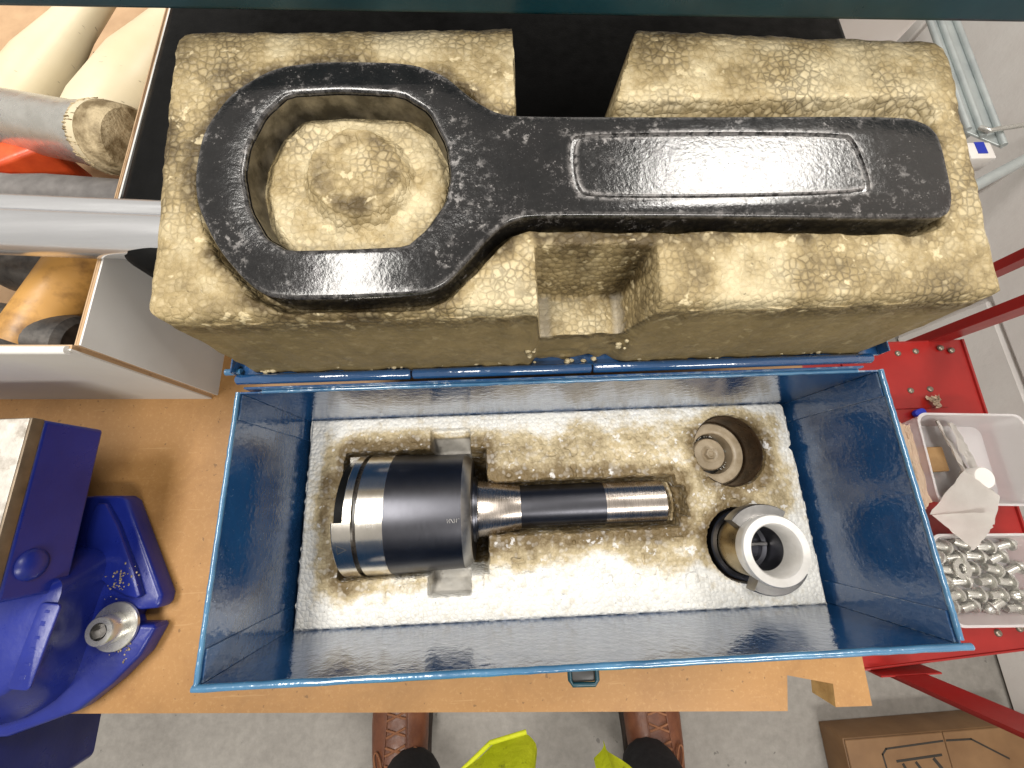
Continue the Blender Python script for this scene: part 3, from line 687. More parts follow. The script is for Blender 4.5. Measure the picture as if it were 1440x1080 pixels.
# things standing in the gap right of the black case
tb = empty('small_tub', (.232, .40, BT), 'white plastic tub with a red cap behind the tray', 'tub')
obj('tub_wall', bm_loft([rr3(.19, .29, .335, .50, .012, BT), rr3(.186, .294, .331, .504, .012, -.03)]), M_white, tb, 40)
obj('red_cap', bm_lathe([(-.03, .014), (-.012, .014), (-.010, .012), (-.010, 0)], 'Z', (.222, .352, 0), 32), M_redcap, tb, 40)
for i in range(4):
    tag(obj('steel_rod', bm_tube([(.236 + i * .009, .342, -.026 + .001 * i), (.262 + i * .010, .45, -.020)], .0025, 10), M_zinc, None, 50), 'thin steel rod lying on the white tub with the red cap', 'rod', 'rods on the white tub')

# ================================================================== WHITE CARTON WITH HAMMERS
CT = -.012
cb = empty('carton', (-.33, .24, BT), 'white cardboard carton full of hammers beside the blue box', 'carton')
def wallpiece(name, quad_out, quad_in, mat):       # slab between an outer and an inner quad
    b = bmesh.new(); A = [b.verts.new(p) for p in quad_out]; B = [b.verts.new(p) for p in quad_in]
    b.faces.new(A); b.faces.new(B[::-1])
    for i in range(4): b.faces.new((A[i], B[i], B[(i + 1) % 4], A[(i + 1) % 4]))
    return obj(name, b, mat, cb, 20)
def cwall(name, p, q, th):
    """double-faced wall from p to q: white outside, brown core edge and inside"""
    P, Q = Vector(p), Vector(q); d = (Q - P).normalized(); nrm = Vector((d.y, -d.x, 0))
    def quad(off, zt): return [(*(P - nrm * off)[:2], BT), (*(Q - nrm * off)[:2], BT), (*(Q - nrm * off)[:2], zt), (*(P - nrm * off)[:2], zt)]
    o = wallpiece(name, quad(0, CT), quad(th * .3, CT), M_cardw)
    wallpiece('wall_core', quad(th * .3, CT - .0002), quad(th * .8, CT - .0002), M_carde)
    wallpiece('wall_lining', quad(th * .8, CT), quad(th, CT), M_cardb)
cwall('front_wall', (-.52, .0905, 0), (-.2262, .0800, 0), .0028)
cwall('side_wall', (-.2222, .0825, 0), (-.2180, .52, 0), .0030)
cwall('back_wall', (-.2180, .5235, 0), (-.52, .527, 0), .003)
cwall('side_wall', (-.523, .527, 0), (-.523, .0905, 0), .003)
obj('carton_floor', bm_box(-.52, -.2225, .09, .52, BT + .0003, BT + .003), M_cardb, cb, 20)
obj('top_fold', bm_tube([(-.52, .0905, CT), (-.2275, .0801, CT)], .0021, 10), M_cardw, cb, 50)

def rod(name, a, b, prof, mat, parent=None, n=32, sx=1.0):
    """lathe along a->b; prof of (0..1, r)"""
    A, B = Vector(a), Vector(b); d = B - A; L = d.length
    q = d.to_track_quat('Z', 'Y').to_matrix().to_4x4()
    M = Matrix.Translation(A) @ q @ Matrix.Diagonal((sx, 1, 1, 1))
    return obj(name, bm_lathe([(t * L, r) for t, r in prof], 'Z', (0, 0, 0), n, M=M), mat, parent, 40)
# soft-faced hammer: steel barrel with a mushroomed nylon face
hm = empty('soft_face_hammer', (-.30, .235, BT), 'steel soft-face hammer with a frayed dirty nylon end, in the white carton', 'hammer')
ha, hb = (-.417, .2760, -.048), (-.2625, .2250, -.032)
rod('hammer_barrel', ha, hb, [(0, 0), (0, .0170), (.93, .0172), (.945, .0178), (1, .0178), (1, 0)], M_zinc, hm, 48)
dv = (Vector(hb) - Vector(ha)).normalized(); e2 = Vector(hb) + dv * .026
rod('nylon_face', hb, e2, [(0, .0), (0, .0178), (.06, .0190), (.45, .0200), (.85, .0192), (.95, .0178), (1.0, .0135), (1.02, 0)], M_nylonend, hm, 48)
rod('nylon_collar', hb, Vector(hb) + dv * .0085, [(0, .0178), (0, .0185), (.5, .0198), (1, .0200), (1, .018)], M_ivory, hm, 48)
frb = bmesh.new()
for i in range(70):
    a = 2 * PI * i / 70 + random.uniform(-.03, .03); up = dv.orthogonal().normalized(); s2 = dv.cross(up)
    rr_ = up * math.cos(a) + s2 * math.sin(a); p = Vector(hb) + dv * random.uniform(-.001, .002) + rr_ * .0188
    bm_tube([p, p + dv * random.uniform(.004, .008) + rr_ * random.uniform(.0005, .0016)], [.0006, .0003], 4, frb)
tag(obj('frayed_fibres', frb, M_nylonend, hm, 50), kind='stuff')
rod('barrel_socket', (-.340, .236, -.042), (-.343, .226, -.050), [(0, .012), (.6, .0125), (1, .0135), (1, .010), (.5, .0095)], M_darkmetal, hm, 32)
# ivory nylon mallets behind it
for (a, b, pr, lab) in (((-.356, .236, -.050), (-.310, .372, -.046), [(0, 0), (0, .0165), (.15, .0178), (.5, .0165), (.75, .0120), (1, .0105), (1, 0)], 'slim ivory nylon mallet leaning past the steel hammer in the carton'),
                        ((-.292, .252, -.058), (-.243, .372, -.052), [(0, 0), (0, .0235), (.12, .0250), (.45, .0235), (.62, .0195), (.78, .0160), (1, .0150), (1, 0)], 'wide waisted ivory nylon mallet with dark nicks, against the carton side')):
    ml = empty('nylon_mallet', a, lab, 'mallet', 'ivory mallets in the carton'); rod('mallet_head', a, b, pr, M_ivory, ml, 48)
# dark mesh sheet seen between the mallets
ms = empty('wire_mesh', (-.30, .35, BT), 'dark grey wire mesh sheet at the back of the carton', 'mesh')
mb = bmesh.new()
for k in range(16):
    bm_tube([(-.33 + k * .006, .28, -.075), (-.30 + k * .006, .355, -.068)], .0006, 5, mb)
    bm_tube([(-.335, .285 + k * .0045, -.074), (-.24, .275 + k * .0052, -.072)], .0006, 5, mb)
tag(obj('wires', mb, M_darkmetal, ms, 50), kind='stuff')
obj('backing', bm_box(-.34, -.226, .275, .355, -.080, -.0775), M_darkmetal, ms, 30)
# orange painted bracket
og = empty('orange_clamp', (-.318, .222, -.075), 'chipped orange painted clamp lying under the steel hammer', 'clamp')
OM = Matrix.Translation((-.330, .2215, -.048)) @ Matrix.Rotation(math.radians(28), 4, 'Z')
obj('clamp_body', bm_box(-.019, .024, -.009, .008, -.030, .010, .003, 3, None, OM), M_orange, og, 40)
obj('clamp_lip', bm_box(-.020, -.002, -.019, -.0085, -.028, .003, .0025, 3, None, OM), M_orange, og, 40)
# short wooden handle stub
wd = empty('wooden_handle', (-.26, .205, BT), 'short varnished wooden handle under the nylon hammer face', 'handle')
rod('handle_stub', (-.288, .218, -.078), (-.224, .196, -.078), [(0, 0), (0, .013), (.5, .0145), (1, .0125), (1, 0)], M_wood, wd, 32)
# grey rubber grip lying beside the rail
gr = empty('rubber_grip', (-.27, .18, BT), 'worn grey rubber grip lying along the aluminium rail', 'grip')
rod('grip_sleeve', (-.36, .1985, -.043), (-.2235, .1800, -.041), [(0, 0), (0, .0135), (.35, .0125), (.5, .0142), (.85, .0145), (1, .014), (1, 0)], pm('grey_rubber', (.10, .092, .088), (.19, .178, .17), 60, .6, .1, bump=.4, bscale=120, bdist=.001), gr, 32)
# aluminium rail across the carton
ra = empty('aluminium_rail', (-.3, .14, -.012), 'bright grooved aluminium rail lying across the carton to the tray', 'rail')
prof = [(-.0125, -.0105), (-.0138, -.006), (-.0135, .0005), (-.0120, .0032), (-.0078, .0040), (-.0060, .0026), (-.0044, .0026), (-.0030, .0046), (.0010, .0062), (.0062, .0055), (.0105, .0025), (.0135, -.003), (.0138, -.0085), (.0125, -.0105)]
prof = [(-p[0], p[1]) for p in prof]
def rail_sec(x, y, z): return [(x + p[0] * .045, y + p[0], z + p[1]) for p in prof]
obj('rail_profile', bm_loft([rail_sec(-.52, .1635, -.001), rail_sec(-.150, .1345, -.001)]), M_alu, ra, 55)
# wooden handled hammer in front
h2 = empty('wood_handle_hammer', (-.27, .12, BT), 'hammer with a stained yellow wooden handle and grey iron head', 'hammer')
rod('handle', (-.2660, .156, -.046), (-.2875, .097, -.046), [(0, 0), (0, .0138), (.1, .0148), (.9, .0148), (1, .0140), (1, 0)], M_wood, h2, 40)
rod('iron_head', (-.36, .1155, -.046), (-.262, .0985, -.052), [(0, 0), (0, .016), (.4, .0175), (.8, .0175), (.97, .0165), (1, .0135), (1, 0)], M_darkmetal, h2, 40)
# black iron tools down in the corner
for (a, b, r, lab) in (((-.32, .150, -.052), (-.232, .140, -.055), .013, 'black iron bar below the aluminium rail in the carton'),
                       ((-.246, .106, -.066), (-.236, .135, -.080), .0125, 'dark forged hammer head in the carton corner'),
                       ((-.330, .148, -.085), (-.245, .105, -.085), .012, 'dark iron bar at the bottom of the carton under the wooden handle')):
    bl = empty('iron_tool', a, lab, 'tool'); rod('tool_body', a, b, [(0, 0), (0, r * .8), (.08, r), (.9, r * .96), (1, r * .8), (1, 0)], M_darkmetal, bl, 32)

# ================================================================== BLUE VISE
vi = empty('bench_vise', (-.29, -.03, BT), 'dark blue cast iron vise bolted to the bench', 'vise')
base = [(-.2773, .0181), (-.2625, .0175), (-.2585, .0150), (-.2280, -.0392), (-.2283, -.0440), (-.2300, -.0462), (-.2420, -.0468), (-.2438, -.0505), (-.2420, -.0540), (-.2300, -.0546), (-.2287, -.0565), (-.2346, -.0698), (-.2474, -.0830), (-.2632, -.0950), (-.2967, -.1050), (-.40, -.1050), (-.40, .0181)]
obj('base_flange', bm_prism(base, BT + .0003, BT + .0125, .0022, 3), M_vise, vi, 40)
lugin = [(-.2745, .0135), (-.2655, .0130), (-.2360, -.0375), (-.2400, -.0405), (-.262, -.030), (-.275, -.012)]
obj('lug_rib', bm_prism(chaikin(lugin, 1), BT + .012, BT + .0165, .0012, 2), M_vise, vi, 40)
gt = bmesh.new()                         # swarf and grit caught on the lug around the bolt
for (x, y, z, n_) in ((-.2500, -.0300, BT + .0165, 60), (-.2450, -.0640, BT + .0127, 45)):
    for _ in range(n_):
        p = (x + random.gauss(0, .0035), y + random.gauss(0, .0040), z)
        bmesh.ops.create_icosphere(gt, subdivisions=1, radius=random.uniform(.00025, .0007), matrix=Matrix.Translation(p) @ Matrix.Diagonal((1, random.uniform(.5, 1.5), .6, 1)))
tag(obj('grit', gt, M_grit, vi, 60), kind='stuff')
bsec = []
low = chaikin([(-.40, -.0070), (-.272, -.0085), (-.257, -.0170), (-.2650, -.0430), (-.2640, -.0660), (-.2700, -.0880), (-.30, -.1020), (-.40, -.1030)], 2)
top = chaikin([(-.40, -.0330), (-.285, -.0265), (-.2540, -.0215), (-.2500, -.0300), (-.2570, -.0560), (-.2620, -.0720), (-.29, -.0800), (-.40, -.0800)], 2)
for z, f in ((BT + .010, 0.), (-.088, .10), (-.078, .45), (-.068, .80), (-.062, .94), (-.0595, 1.)):
    bsec.append([(a[0] * (1 - f) + b[0] * f, a[1] * (1 - f) + b[1] * f, z) for a, b in zip(low, top)])
topin = [((x + .31) * .93 - .31, (y + .05) * .9 - .05, -.0585) for x, y in top]; bsec.append(topin)
obj('vise_body', bm_loft(bsec), M_vise, vi, 70)
PM_ = Matrix.Translation((-.2560, -.0525, -.0588)) @ Matrix.Rotation(math.radians(-9), 4, 'Z') @ Matrix.Rotation(math.radians(4), 4, 'Y')
pl = obj('name_plate', bm_prism(rrect(-.0050, .0050, -.0185, .0185, .0022), 0, .0016, .0006, 2, None, PM_), M_vise, vi, 40)
for k in range(6):                       # worn raised letters, no longer legible
    q = -.0145 + k * .0057
    obj('raised_letter', bm_box(-.0015, .0015, q, q + (.0018 if k % 2 else .0026), .0012, .00175, .0004, 1, None, PM_), M_vise, pl, 40)
# fixed jaw with its steel plate
jaw = obj('jaw', bm_loft([[( -.40, .054, -.068), (-.40, -.030, -.068), (-.2562, -.0300, -.068), (-.2562, .0535, -.068)], [(-.40, .0535, -.0362), (-.40, -.030, -.0362), (-.2560, -.030, -.0362), (-.2560, .0533, -.0362)]]), M_vise, vi, 30)
md = jaw.modifiers.new('bev', 'BEVEL'); md.width = .0018; md.segments = 3
obj('jaw_boss', bm_lathe([(-.2565, .0075), (-.2548, .0070), (-.2532, .0045), (-.2528, 0)], 'X', (0, -.0150, -.047), 32), M_vise, jaw, 60)
obj('jaw_plate', bm_box(-.40, -.2556, -.030, .0533, -.0360, -.0302, .0005, 2), M_jawside, jaw, 30)
obj('jaw_plate_face', bm_box(-.3995, -.2566, -.0295, .0528, -.0303, -.0297, .0002, 1), M_visejaw, jaw, 30)
obj('jaw_neck', bm_box(-.39, -.292, -.028, .040, BT + .010, -.068, .004, 2), M_vise, vi, 40)
obj('clamp_leg', bm_loft([rr3(-.42, -.3370, -.165, -.1040, .006, -.20), rr3(-.42, -.3230, -.160, -.1025, .006, BT + .006)]), M_vise, vi, 40)
# bolt through the slot
bo = obj('washer', bm_lathe([(BT + .0126, .0055), (BT + .0126, .0122), (BT + .0130, .0126), (BT + .0146, .0126), (BT + .0150, .0122), (BT + .0150, .0055)], 'Z', (-.2495, -.0540, 0), 48), M_zinc, vi, 40)
bo2 = obj('bolt_head', bm_lathe([(BT + .015, .0076), (BT + .0230, .0076), (BT + .0240, .0070), (BT + .0240, .0044)], 'Z', (-.2495, -.0540, 0), 40), M_zinc, vi, 40)
obj('hex_socket', bm_lathe([(BT + .0240, .0044), (BT + .0185, .0044), (BT + .0185, 0)], 'Z', (-.2495, -.0540, 0), 6), M_greyst, bo2, 20)
obj('bolt_shank', bm_lathe([(BT + .0004, 0), (BT + .0004, .0042), (BT + .015, .0042)], 'Z', (-.2495, -.0540, 0), 24), M_darkmetal, vi, 40)

# ================================================================== RED RACK with tubs
SZ = -.350
rk = empty('red_rack', (.50, 0, FLOOR), 'red enamelled steel rack standing between bench and white wall', 'rack')
shp = [(.350, -.192), (.595, -.178), (.606, .192), (.345, .192)]
obj('rack_shelf', bm_prism(shp, SZ - .003, SZ), M_red, rk, 30)
obj('rack_fascia', bm_prism([(.350, -.1945), (.596, -.1805), (.596, -.1782), (.350, -.1922)], SZ - .045, SZ + .0015, .0006, 2), M_red, rk, 30)
obj('rack_edge', bm_prism([(.5955, -.178), (.5985, -.178), (.6095, .192), (.6065, .192)], SZ - .03, SZ + .0025, .0006, 2), M_red, rk, 30)
obj('gusset_plate', bm_prism([(.43, .098), (.556, .098), (.5585, .190), (.43, .190)], SZ + .0003, SZ + .0024, .0006, 1), M_red, rk, 30)
def post(x, y, z0, z1, w, d, sgn=1):
    """angle-section upright, open towards -x"""
    P = [(0, 0), (w, 0), (w, d), (w - .0025, d), (w - .0025, .0025), (0, .0025)]
    return obj('rack_post', bm_prism([(x + p[0], y + sgn * p[1]) for p in P], z0, z1, .0004, 1), M_red, rk, 30)
post(.562, .1905, FLOOR + .001, .30, .030, .022, 1)
post(.388, -.1955, FLOOR + .001, .30, .034, .020, -1)
post(.648, .276, FLOOR + .001, .30, .024, .022, 1)
post(.350, .1935, FLOOR + .001, SZ, .030, .022, 1)
obj('post_gusset', bm_prism([(.372, -.1968), (.440, -.1968), (.440, -.1950), (.372, -.1950)], SZ - .06, SZ + .012, .0005, 1), M_red, rk, 30)
def rivet(x, y, z, axis='Z'):
    if axis == 'Z': m = bm_lathe([(z, .0042), (z + .0012, .0040), (z + .0026, .0028), (z + .0030, .0012), (z + .0026, 0)], 'Z', (x, y, 0), 16)
    else: m = bm_lathe([(y, .0042), (y - .0012, .0040), (y - .0026, .0028), (y - .0030, 0)], 'Y', (x, 0, z), 16)
    obj('rivet', m, M_bolt, rk, 50)
for x, y in ((.5103, .174), (.5358, .1762), (.5121, .1219), (.5387, .1229), (.572, .180), (.586, .176)): rivet(x, y, SZ + .0020)
for x, y in ((.5281, -.1640), (.5547, -.1605)): rivet(x, y, SZ)
rivet(.384, -.1968, SZ - .022, 'Y'); rivet(.410, -.1968, SZ - .022, 'Y')

def tub(name, cx, cy, w, d, h, z, rot, label, cat):
    e = empty(name, (cx, cy, z), label, cat)
    M = Matrix.Translation((cx, cy, z)) @ Matrix.Rotation(rot, 4, 'Z')
    def s(i, zz): return [tuple(M @ Vector((p[0], p[1], zz))) for p in rrect(-w / 2 + i, w / 2 - i, -d / 2 + i, d / 2 - i, .012, 6)]
    obj('tub_shell', bm_loft([s(.006, .0004), s(.0, h), s(-.0012, h + .0006), s(-.0012, h + .0016), s(.0014, h + .0014), s(.0074, .0020)], caps=True), M_tub, e, 40)
    return M
TM1 = tub('parts_tub', .5290, .0290, .128, .104, .042, SZ + .0002, math.radians(-3), 'cloudy plastic tub with crumpled paper and a brown card block', 'tub')
TM2 = tub('bolt_tub', .5115, -.1010, .128, .092, .034, SZ + .0002, math.radians(-2), 'cloudy plastic tub filled with shiny domed bolts', 'tub')
# bolts lying in rows
b = bm_lathe([(0, 0), (0, .0030), (.0015, .0033), (.010, .0033), (.0105, .0060), (.0120, .0060), (.0125, .0042), (.0150, .0036), (.0168, .0022), (.0175, 0)], 'X', (-.009, 0, 0), 18, M=Matrix.Scale(1.35, 4))
me_bolt = bpy.data.meshes.new('bolt'); bmesh.ops.recalc_face_normals(b, faces=b.faces); b.to_mesh(me_bolt); b.free()
me_bolt.polygons.foreach_set('use_smooth', [True] * len(me_bolt.polygons)); me_bolt.set_sharp_from_angle(angle=math.radians(50)); me_bolt.materials.append(M_zinc)
k = 0
for r in range(6):
    for q in range(4):
        p = TM2 @ Vector((-.042 + q * .0255 + (r % 2) * .0125 + random.uniform(-.003, .003), -.033 + r * .0130 + random.uniform(-.0015, .0015), .0104))
        o = bpy.data.objects.new('dome_bolt', me_bolt); COL.objects.link(o); o.location = p; o.rotation_euler = (random.random() * 3, random.uniform(-.16, .16), random.uniform(-.5, .5) + (PI if random.random() < .15 else 0))
        tag(o, 'shiny domed flange bolt among others in the cloudy tub', 'bolt', 'domed bolts in the plastic tub')
wsh = obj('flat_washer', bm_lathe([(0, .0055), (0, .0115), (.0015, .0115), (.0015, .0055), (0, .0055)], 'Z', (0, 0, 0), 32, M=TM2 @ Matrix.Translation((-.018, .008, .0150)) @ Matrix.Rotation(.12, 4, 'Y')), M_zinc, None, 40)
tag(wsh, 'large flat washer lying on top of the domed bolts', 'washer')
# contents of the other tub
def sheet(name, pts, th, mat, label, cat, sub=3, rough=.0015):
    """crumpled paper: a subdivided patch of corner points with real thickness"""
    b = bmesh.new(); A, B, C_, D = [Vector(p) for p in pts]; n = 10; g_ = []
    for i in range(n + 1):
        row = []
        for j in range(n + 1):
            u, v = i / n, j / n; p = A.lerp(B, u).lerp(D.lerp(C_, u), v)
            p += Vector((random.uniform(-1, 1), random.uniform(-1, 1), random.uniform(-.2, 1.6))) * rough
            row.append(b.verts.new(p))
        g_.append(row)
    for i in range(n):
        for j in range(n): b.faces.new((g_[i][j], g_[i + 1][j], g_[i + 1][j + 1], g_[i][j + 1]))
    bmesh.ops.solidify(b, geom=list(b.faces), thickness=th)
    return tag(obj(name, b, mat, None, 25), label, cat)
sheet('crumpled_paper', [(.4960, .0760, -.314), (.5180, .078, -.334), (.5480, -.018, -.335), (.5080, -.0200, -.306)], .0006, M_paper, 'crumpled white paper bag standing in the cloudy tub', 'paper', rough=.0022)
sheet('crumpled_paper', [(.5080, .0740, -.312), (.5420, .0720, -.336), (.5620, -.010, -.338), (.5300, -.012, -.322)], .0006, M_paper, 'crushed grey-white paper inside the cloudy tub beside the cap', 'paper', rough=.0022)
sheet('paper_sheet', [(.4400, -.0290, -.300), (.4950, .0160, -.300), (.5300, -.014, -.303), (.5150, -.044, -.305)], .0005, M_paper, 'flat torn white paper sheet bridging the two plastic tubs', 'paper', rough=.0007)
sheet('paper_sheet', [(.4420, -.0300, -.299), (.5090, -.030, -.297), (.5040, -.046, -.298), (.4780, -.0680, -.301)], .0005, M_paper, 'folded white paper corner hanging over the bolt tub', 'paper', rough=.0007)
sheet('masking_paper', [(.4340, .0740, -.302), (.4520, .070, -.304), (.4490, -.016, -.303), (.4360, -.0240, -.300)], .0008, M_beige, 'beige paper strip along the tub beside the blue box', 'paper', rough=.0014)
tag(obj('card_block', bm_box(.470, .507, .016, .046, SZ + .003, -.325, .002, 2), M_tape, None, 40), 'brown card block lying in the cloudy tub', 'block')
tag(obj('round_cap', bm_lathe([(-.326, .0118), (-.310, .0125), (-.3085, .0115), (-.3082, 0)], 'Z', (.5270, .0070, 0), 40), M_white, None, 40), 'round white plastic cap lying on the crumpled paper', 'cap')
tag(obj('blue_chip', bm_prism(chaikin([(.505, .095), (.518, .098), (.520, .089), (.512, .084), (.503, .088)], 2), SZ + .0022, SZ + .008, .001, 2), M_bluebit, None, 40), 'small bright blue plastic chip on the red rack', 'plastic piece')
sheet('paper_scrap', [(.527, .112, SZ + .004), (.540, .113, SZ + .010), (.541, .099, SZ + .006), (.529, .097, SZ + .012)], .0006, M_beige, 'small torn beige scrap on the red rack', 'paper', rough=.002)

# galvanised channel and rods on the wall side
gv = empty('galvanised_channel', (.86, .75, FLOOR), 'galvanised steel channel running along the white wall', 'channel')
GZ = -.40
obj('channel_web', bm_prism([(.815, .600), (.868, .565), (.905, 1.25), (.852, 1.25)], GZ - .004, GZ, .0006, 1), M_galv, gv, 30)
for (a, b_) in (((.866, .566), (.903, 1.25)), ((.836, .586), (.871, 1.25)), ((.814, .602), (.851, 1.25))):
    obj('channel_rib', bm_tube([(a[0], a[1], GZ + .003), (b_[0], b_[1], GZ + .003)], .005, 8), M_galv, gv, 50)
obj('channel_leg', bm_box(.845, .860, .62, .645, FLOOR, GZ - .004), M_galv, gv, 30)
obj('channel_leg', bm_box(.862, .877, 1.0, 1.025, FLOOR, GZ - .004), M_galv, gv, 30)
tag(obj('steel_bar', bm_tube([(.72, .452, -.40), (1.0, .588, -.40)], .0095, 16), M_galv, None, 50), 'grey round steel bar fixed to the white wall', 'bar')
hk = empty('wire_hook', (.83, .585, -.40), 'bent wire hook with a blue bracket on the galvanised channel', 'hook')
obj('hook_wire', bm_tube([(.828, .600, -.392), (.834, .586, -.386), (.85, .590, -.386), (1.0, .614, -.386)], .0042, 10), M_zinc, hk, 50)
obj('hook_bracket', bm_box(.800, .846, .540, .575, -.43, -.398, .003, 2), M_white, hk, 40)
obj('bracket_label', bm_box(.815, .832, .550, .574, -.3984, -.3970), M_bluebit, hk, 40)

# ================================================================== CARTON ON THE FLOOR
fc = empty('floor_carton', (.65, -.47, FLOOR), 'brown cardboard box with black print on the floor by the rack', 'carton')
FZ = -.735; c0 = Vector((.5840, -.4480)); ang = math.radians(1)
FMt = Matrix.Translation((c0.x, c0.y, 0)) @ Matrix.Rotation(ang, 4, 'Z')
obj('carton_body', bm_box(0, .38, -.32, 0, FLOOR, FZ - .002, .003, 2, None, FMt), M_floorcard, fc, 30)
obj('carton_flap', bm_box(.002, .189, -.318, -.002, FZ - .0018, FZ + .0012, .001, 1, None, FMt), M_floorcard, fc, 30)
obj('carton_flap', bm_box(.1905, .378, -.318, -.002, FZ - .0018, FZ + .0009, .001, 1, None, FMt), M_floorcard, fc, 30)
pb = bmesh.new(); zz = FZ + .0015
def pline(P, w=.003):
    for a, b_ in zip(P, P[1:]):
        A, B = Vector(a), Vector(b_); d = (B - A).normalized(); s_ = Vector((-d.y, d.x)) * w / 2; A = A - d * w * .4; B = B + d * w * .4
        v = [pb.verts.new(FMt @ Vector((*(p), zz))) for p in (A + s_, A - s_, B - s_, B + s_)]
        pb.faces.new(v)
        v2 = [pb.verts.new(x.co + Vector((0, 0, -.0004))) for x in v]; pb.faces.new(v2[::-1])
        for i in range(4): pb.faces.new((v[i], v2[i], v2[(i + 1) % 4], v[(i + 1) % 4]))
pline([(.075, -.020), (.066, -.028), (.070, -.100)]); pline([(.075, -.020), (.185, -.015)]); pline([(.193, -.015), (.24, -.016), (.30, -.05)])
pline([(.09, -.040), (.175, -.036)], .004); pline([(.10, -.046), (.115, -.09)], .005); pline([(.125, -.045), (.15, -.09)], .005); pline([(.16, -.042), (.185, -.08)], .006); pline([(.12, -.062), (.14, -.060)], .008)
obj('printed_lines', pb, M_print, fc, 30)

# ================================================================== PERSON at the bench
pe = empty('person', (0, -.47, FLOOR), 'person in brown lace-up shoes, black trousers and yellow hi-vis jacket', 'person')
def leg_pts(sx, ax, ay):
    return [(ax, ay, -.745), (ax, ay - .005, -.66), (ax * .93, ay - .02, -.40), (ax * .66, ay - .03, -.05), (ax * .45, ay - .05, .12)]
b = bmesh.new()                                   # one continuous lower body: ankle - knee - hip - other leg
V = []; Rr = [.054, .058, .064, .085, .105]
L1 = leg_pts(-1, -.204, -.452); L2 = leg_pts(1, .2080, -.458)
chain = L1 + [(0, -.54, .20)] + L2[::-1]
rad = Rr + [.13] + Rr[::-1]
vs = [b.verts.new(p) for p in chain]
for p, q in zip(vs, vs[1:]): b.edges.new((p, q))
t_ = b.verts.new((0, -.56, .42)); b.edges.new((vs[5], t_))
me = bpy.data.meshes.new('body'); b.to_mesh(me); b.free()
o = bpy.data.objects.new('tmp', me); COL.objects.link(o)
md = o.modifiers.new('s', 'SKIN'); sk = me.skin_vertices[0].data if me.skin_vertices else None
if sk is None:
    bmx = bmesh.new(); bmx.from_mesh(me); bmx.verts.layers.skin.verify(); bmx.to_mesh(me); bmx.free(); sk = me.skin_vertices[0].data
for i, r in enumerate(rad + [.15]): sk[i].radius = (r, r)
sk[5].use_root = True
m2 = o.modifiers.new('u', 'SUBSURF'); m2.levels = 2; m2.render_levels = 2
dg = bpy.context.evaluated_depsgraph_get(); dg.update()
me2 = bpy.data.meshes.new_from_object(o.evaluated_get(dg)); bpy.data.objects.remove(o); me2.materials.clear()
obj('body', me2, M_cloth, pe, 60)
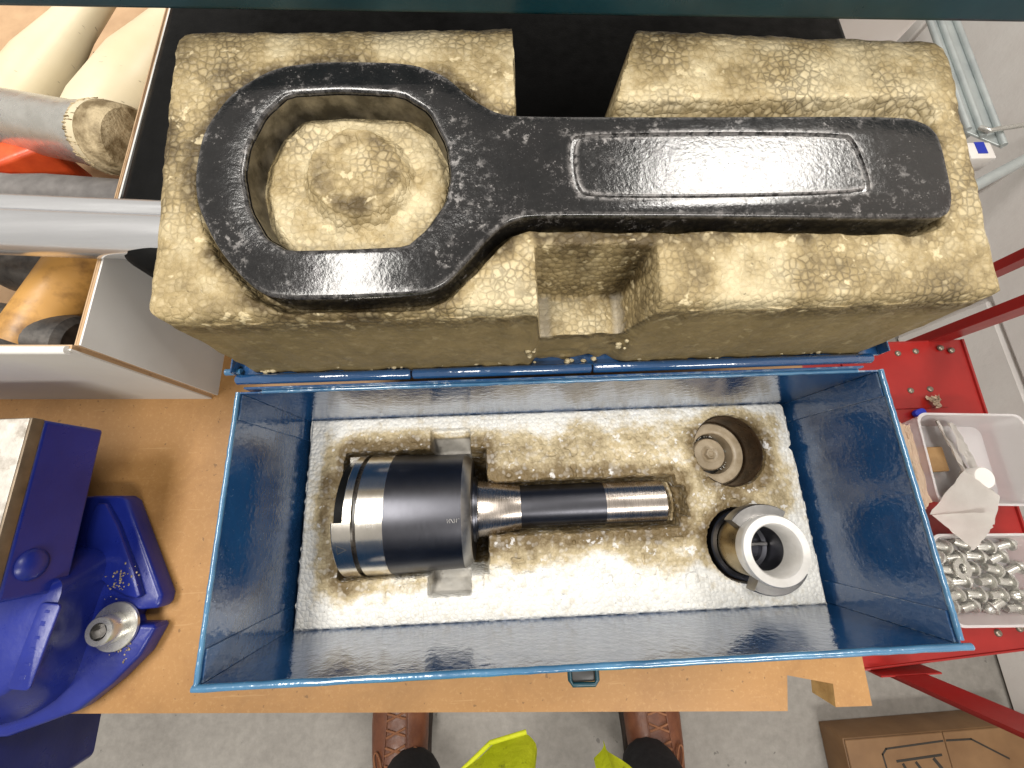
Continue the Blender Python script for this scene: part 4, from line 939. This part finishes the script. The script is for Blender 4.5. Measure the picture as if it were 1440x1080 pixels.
def shoe(cx, cy, rz):
    Mx = Matrix.Translation((cx, cy, FLOOR)) @ Matrix.Rotation(rz, 4, 'Z')
    def sec(y, w, h, z0=0.012, k=2.6):
        out = []
        for i in range(20):
            a = 2 * PI * i / 20; c, s = math.cos(a), math.sin(a)
            out.append(tuple(Mx @ Vector((w / 2 * math.copysign(abs(c) ** (2 / k), c), y, z0 + h / 2 + h / 2 * math.copysign(abs(s) ** (2 / k), s)))))
        return out
    ss = [sec(.150, .030, .030), sec(.143, .062, .042), sec(.125, .086, .052), (sec(.09, .100, .060)), sec(.05, .104, .074), sec(.01, .098, .092), sec(-.03, .088, .106), sec(-.07, .080, .112), sec(-.11, .080, .108), sec(-.135, .066, .10), sec(-.145, .04, .09)]
    u = obj('shoe', bm_loft(ss), M_leather, pe, 60)
    so = [(p[0], p[1]) for p in [(.0, .160), (.035, .150), (.053, .10), (.054, .05), (.044, -.02), (.042, -.11), (.028, -.150), (0, -.156), (-.028, -.150), (-.042, -.11), (-.044, -.02), (-.054, .05), (-.053, .10), (-.035, .150)]]
    obj('sole', bm_prism(chaikin(so, 2), .0005, .018, .002, 2, None, Mx), M_sole, u, 50)
    tb_ = bmesh.new()                             # tongue / eyelet flaps and laces
    def on(x, y):                                 # height of the upper at (x, y)
        h = np.interp(y, [-.07, -.03, .01, .05, .09, .125], [.112, .106, .092, .074, .060, .052]); w = np.interp(y, [-.07, -.03, .01, .05, .09], [.08, .088, .098, .104, .1]) / 2
        return .012 + h / 2 + h / 2 * (max(1 - abs(x / w) ** 2.6, 0)) ** (1 / 2.6) + .0022
    for i in range(5):
        y = .070 - i * .022
        for s in (-1, 1):
            P = [Mx @ Vector((s * (-.017 + .034 * k / 6), y - .010 * k / 6, on(s * (-.017 + .034 * k / 6), y - .01 * k / 6))) for k in range(7)]
            bm_tube(P, .0019, 6, tb_)
    for s in (-1, 1):
        P = []
        for k in range(17):
            t = k / 16 * 2 * PI; x = s * (.018 + .016 * (1 - math.cos(t)) / 2 * 1.2); y = -.02 + .035 * math.sin(t / 2) + .012 * math.sin(t)
            P.append(Mx @ Vector((x, y, on(x, y) + .003)))
        bm_tube(P, .0018, 6, tb_)
        P = [Mx @ Vector((s * (.004 + .026 * k / 8), -.02 - .05 * k / 8, on(s * (.004 + .026 * k / 8), -.02 - .05 * k / 8) + .002)) for k in range(9)]
        bm_tube(P, .0018, 6, tb_)
    obj('laces', tb_, M_lace, u, 60)
    for s in (-1, 1):
        P = [Mx @ Vector((s * (.017 + .004 * (k / 8)), .085 - .12 * k / 8, on(s * (.017 + .004 * k / 8), .085 - .12 * k / 8) - .0012)) for k in range(9)]
        obj('eyelet_seam', bm_tube(P, .0014, 6), M_leather, u, 60)
shoe(-.2340, -.430, math.radians(4)); shoe(.2330, -.445, math.radians(-3))
# open jacket: two front flaps hanging forward, each a curved sheet with a hem
def flap(pts_low, pts_high, name):
    b = bmesh.new(); n, m = 14, 12; G = []
    for i in range(n + 1):
        u = i / n; row = []
        k = u * (len(pts_low) - 1); a = int(min(k, len(pts_low) - 2)); f = k - a
        lo = Vector(pts_low[a]).lerp(Vector(pts_low[a + 1]), f); hi = Vector(pts_high[a]).lerp(Vector(pts_high[a + 1]), f)
        for j in range(m + 1):
            v = j / m; p = lo.lerp(hi, v); p += Vector((math.sin(u * 9 + v * 4), math.cos(u * 7 - v * 5), math.sin(u * 8 + 1))) * .0042
            row.append(b.verts.new(p))
        G.append(row)
    for i in range(n):
        for j in range(m): b.faces.new((G[i][j], G[i + 1][j], G[i + 1][j + 1], G[i][j + 1]))
    bmesh.ops.solidify(b, geom=list(b.faces), thickness=.003)
    return obj(name, b, M_hivis, pe, 50)
fl = flap([(-.088, -.245, -.300), (-.050, -.2165, -.300), (-.0155, -.2095, -.300), (-.0085, -.2290, -.297)], [(-.30, -.50, .02), (-.20, -.415, .04), (-.125, -.36, .06), (-.07, -.37, .08)], 'jacket_flap')
obj('hem', bm_tube([(-.088, -.245, -.300), (-.050, -.2165, -.300), (-.0155, -.2095, -.300)], .0022, 8), M_hivis, fl, 60)
fl = flap([(.0465, -.2360, -.300), (.0575, -.2165, -.300), (.0700, -.2330, -.300), (.088, -.258, -.30)], [(.03, -.37, .08), (.09, -.37, .06), (.17, -.42, .04), (.27, -.50, .02)], 'jacket_flap')
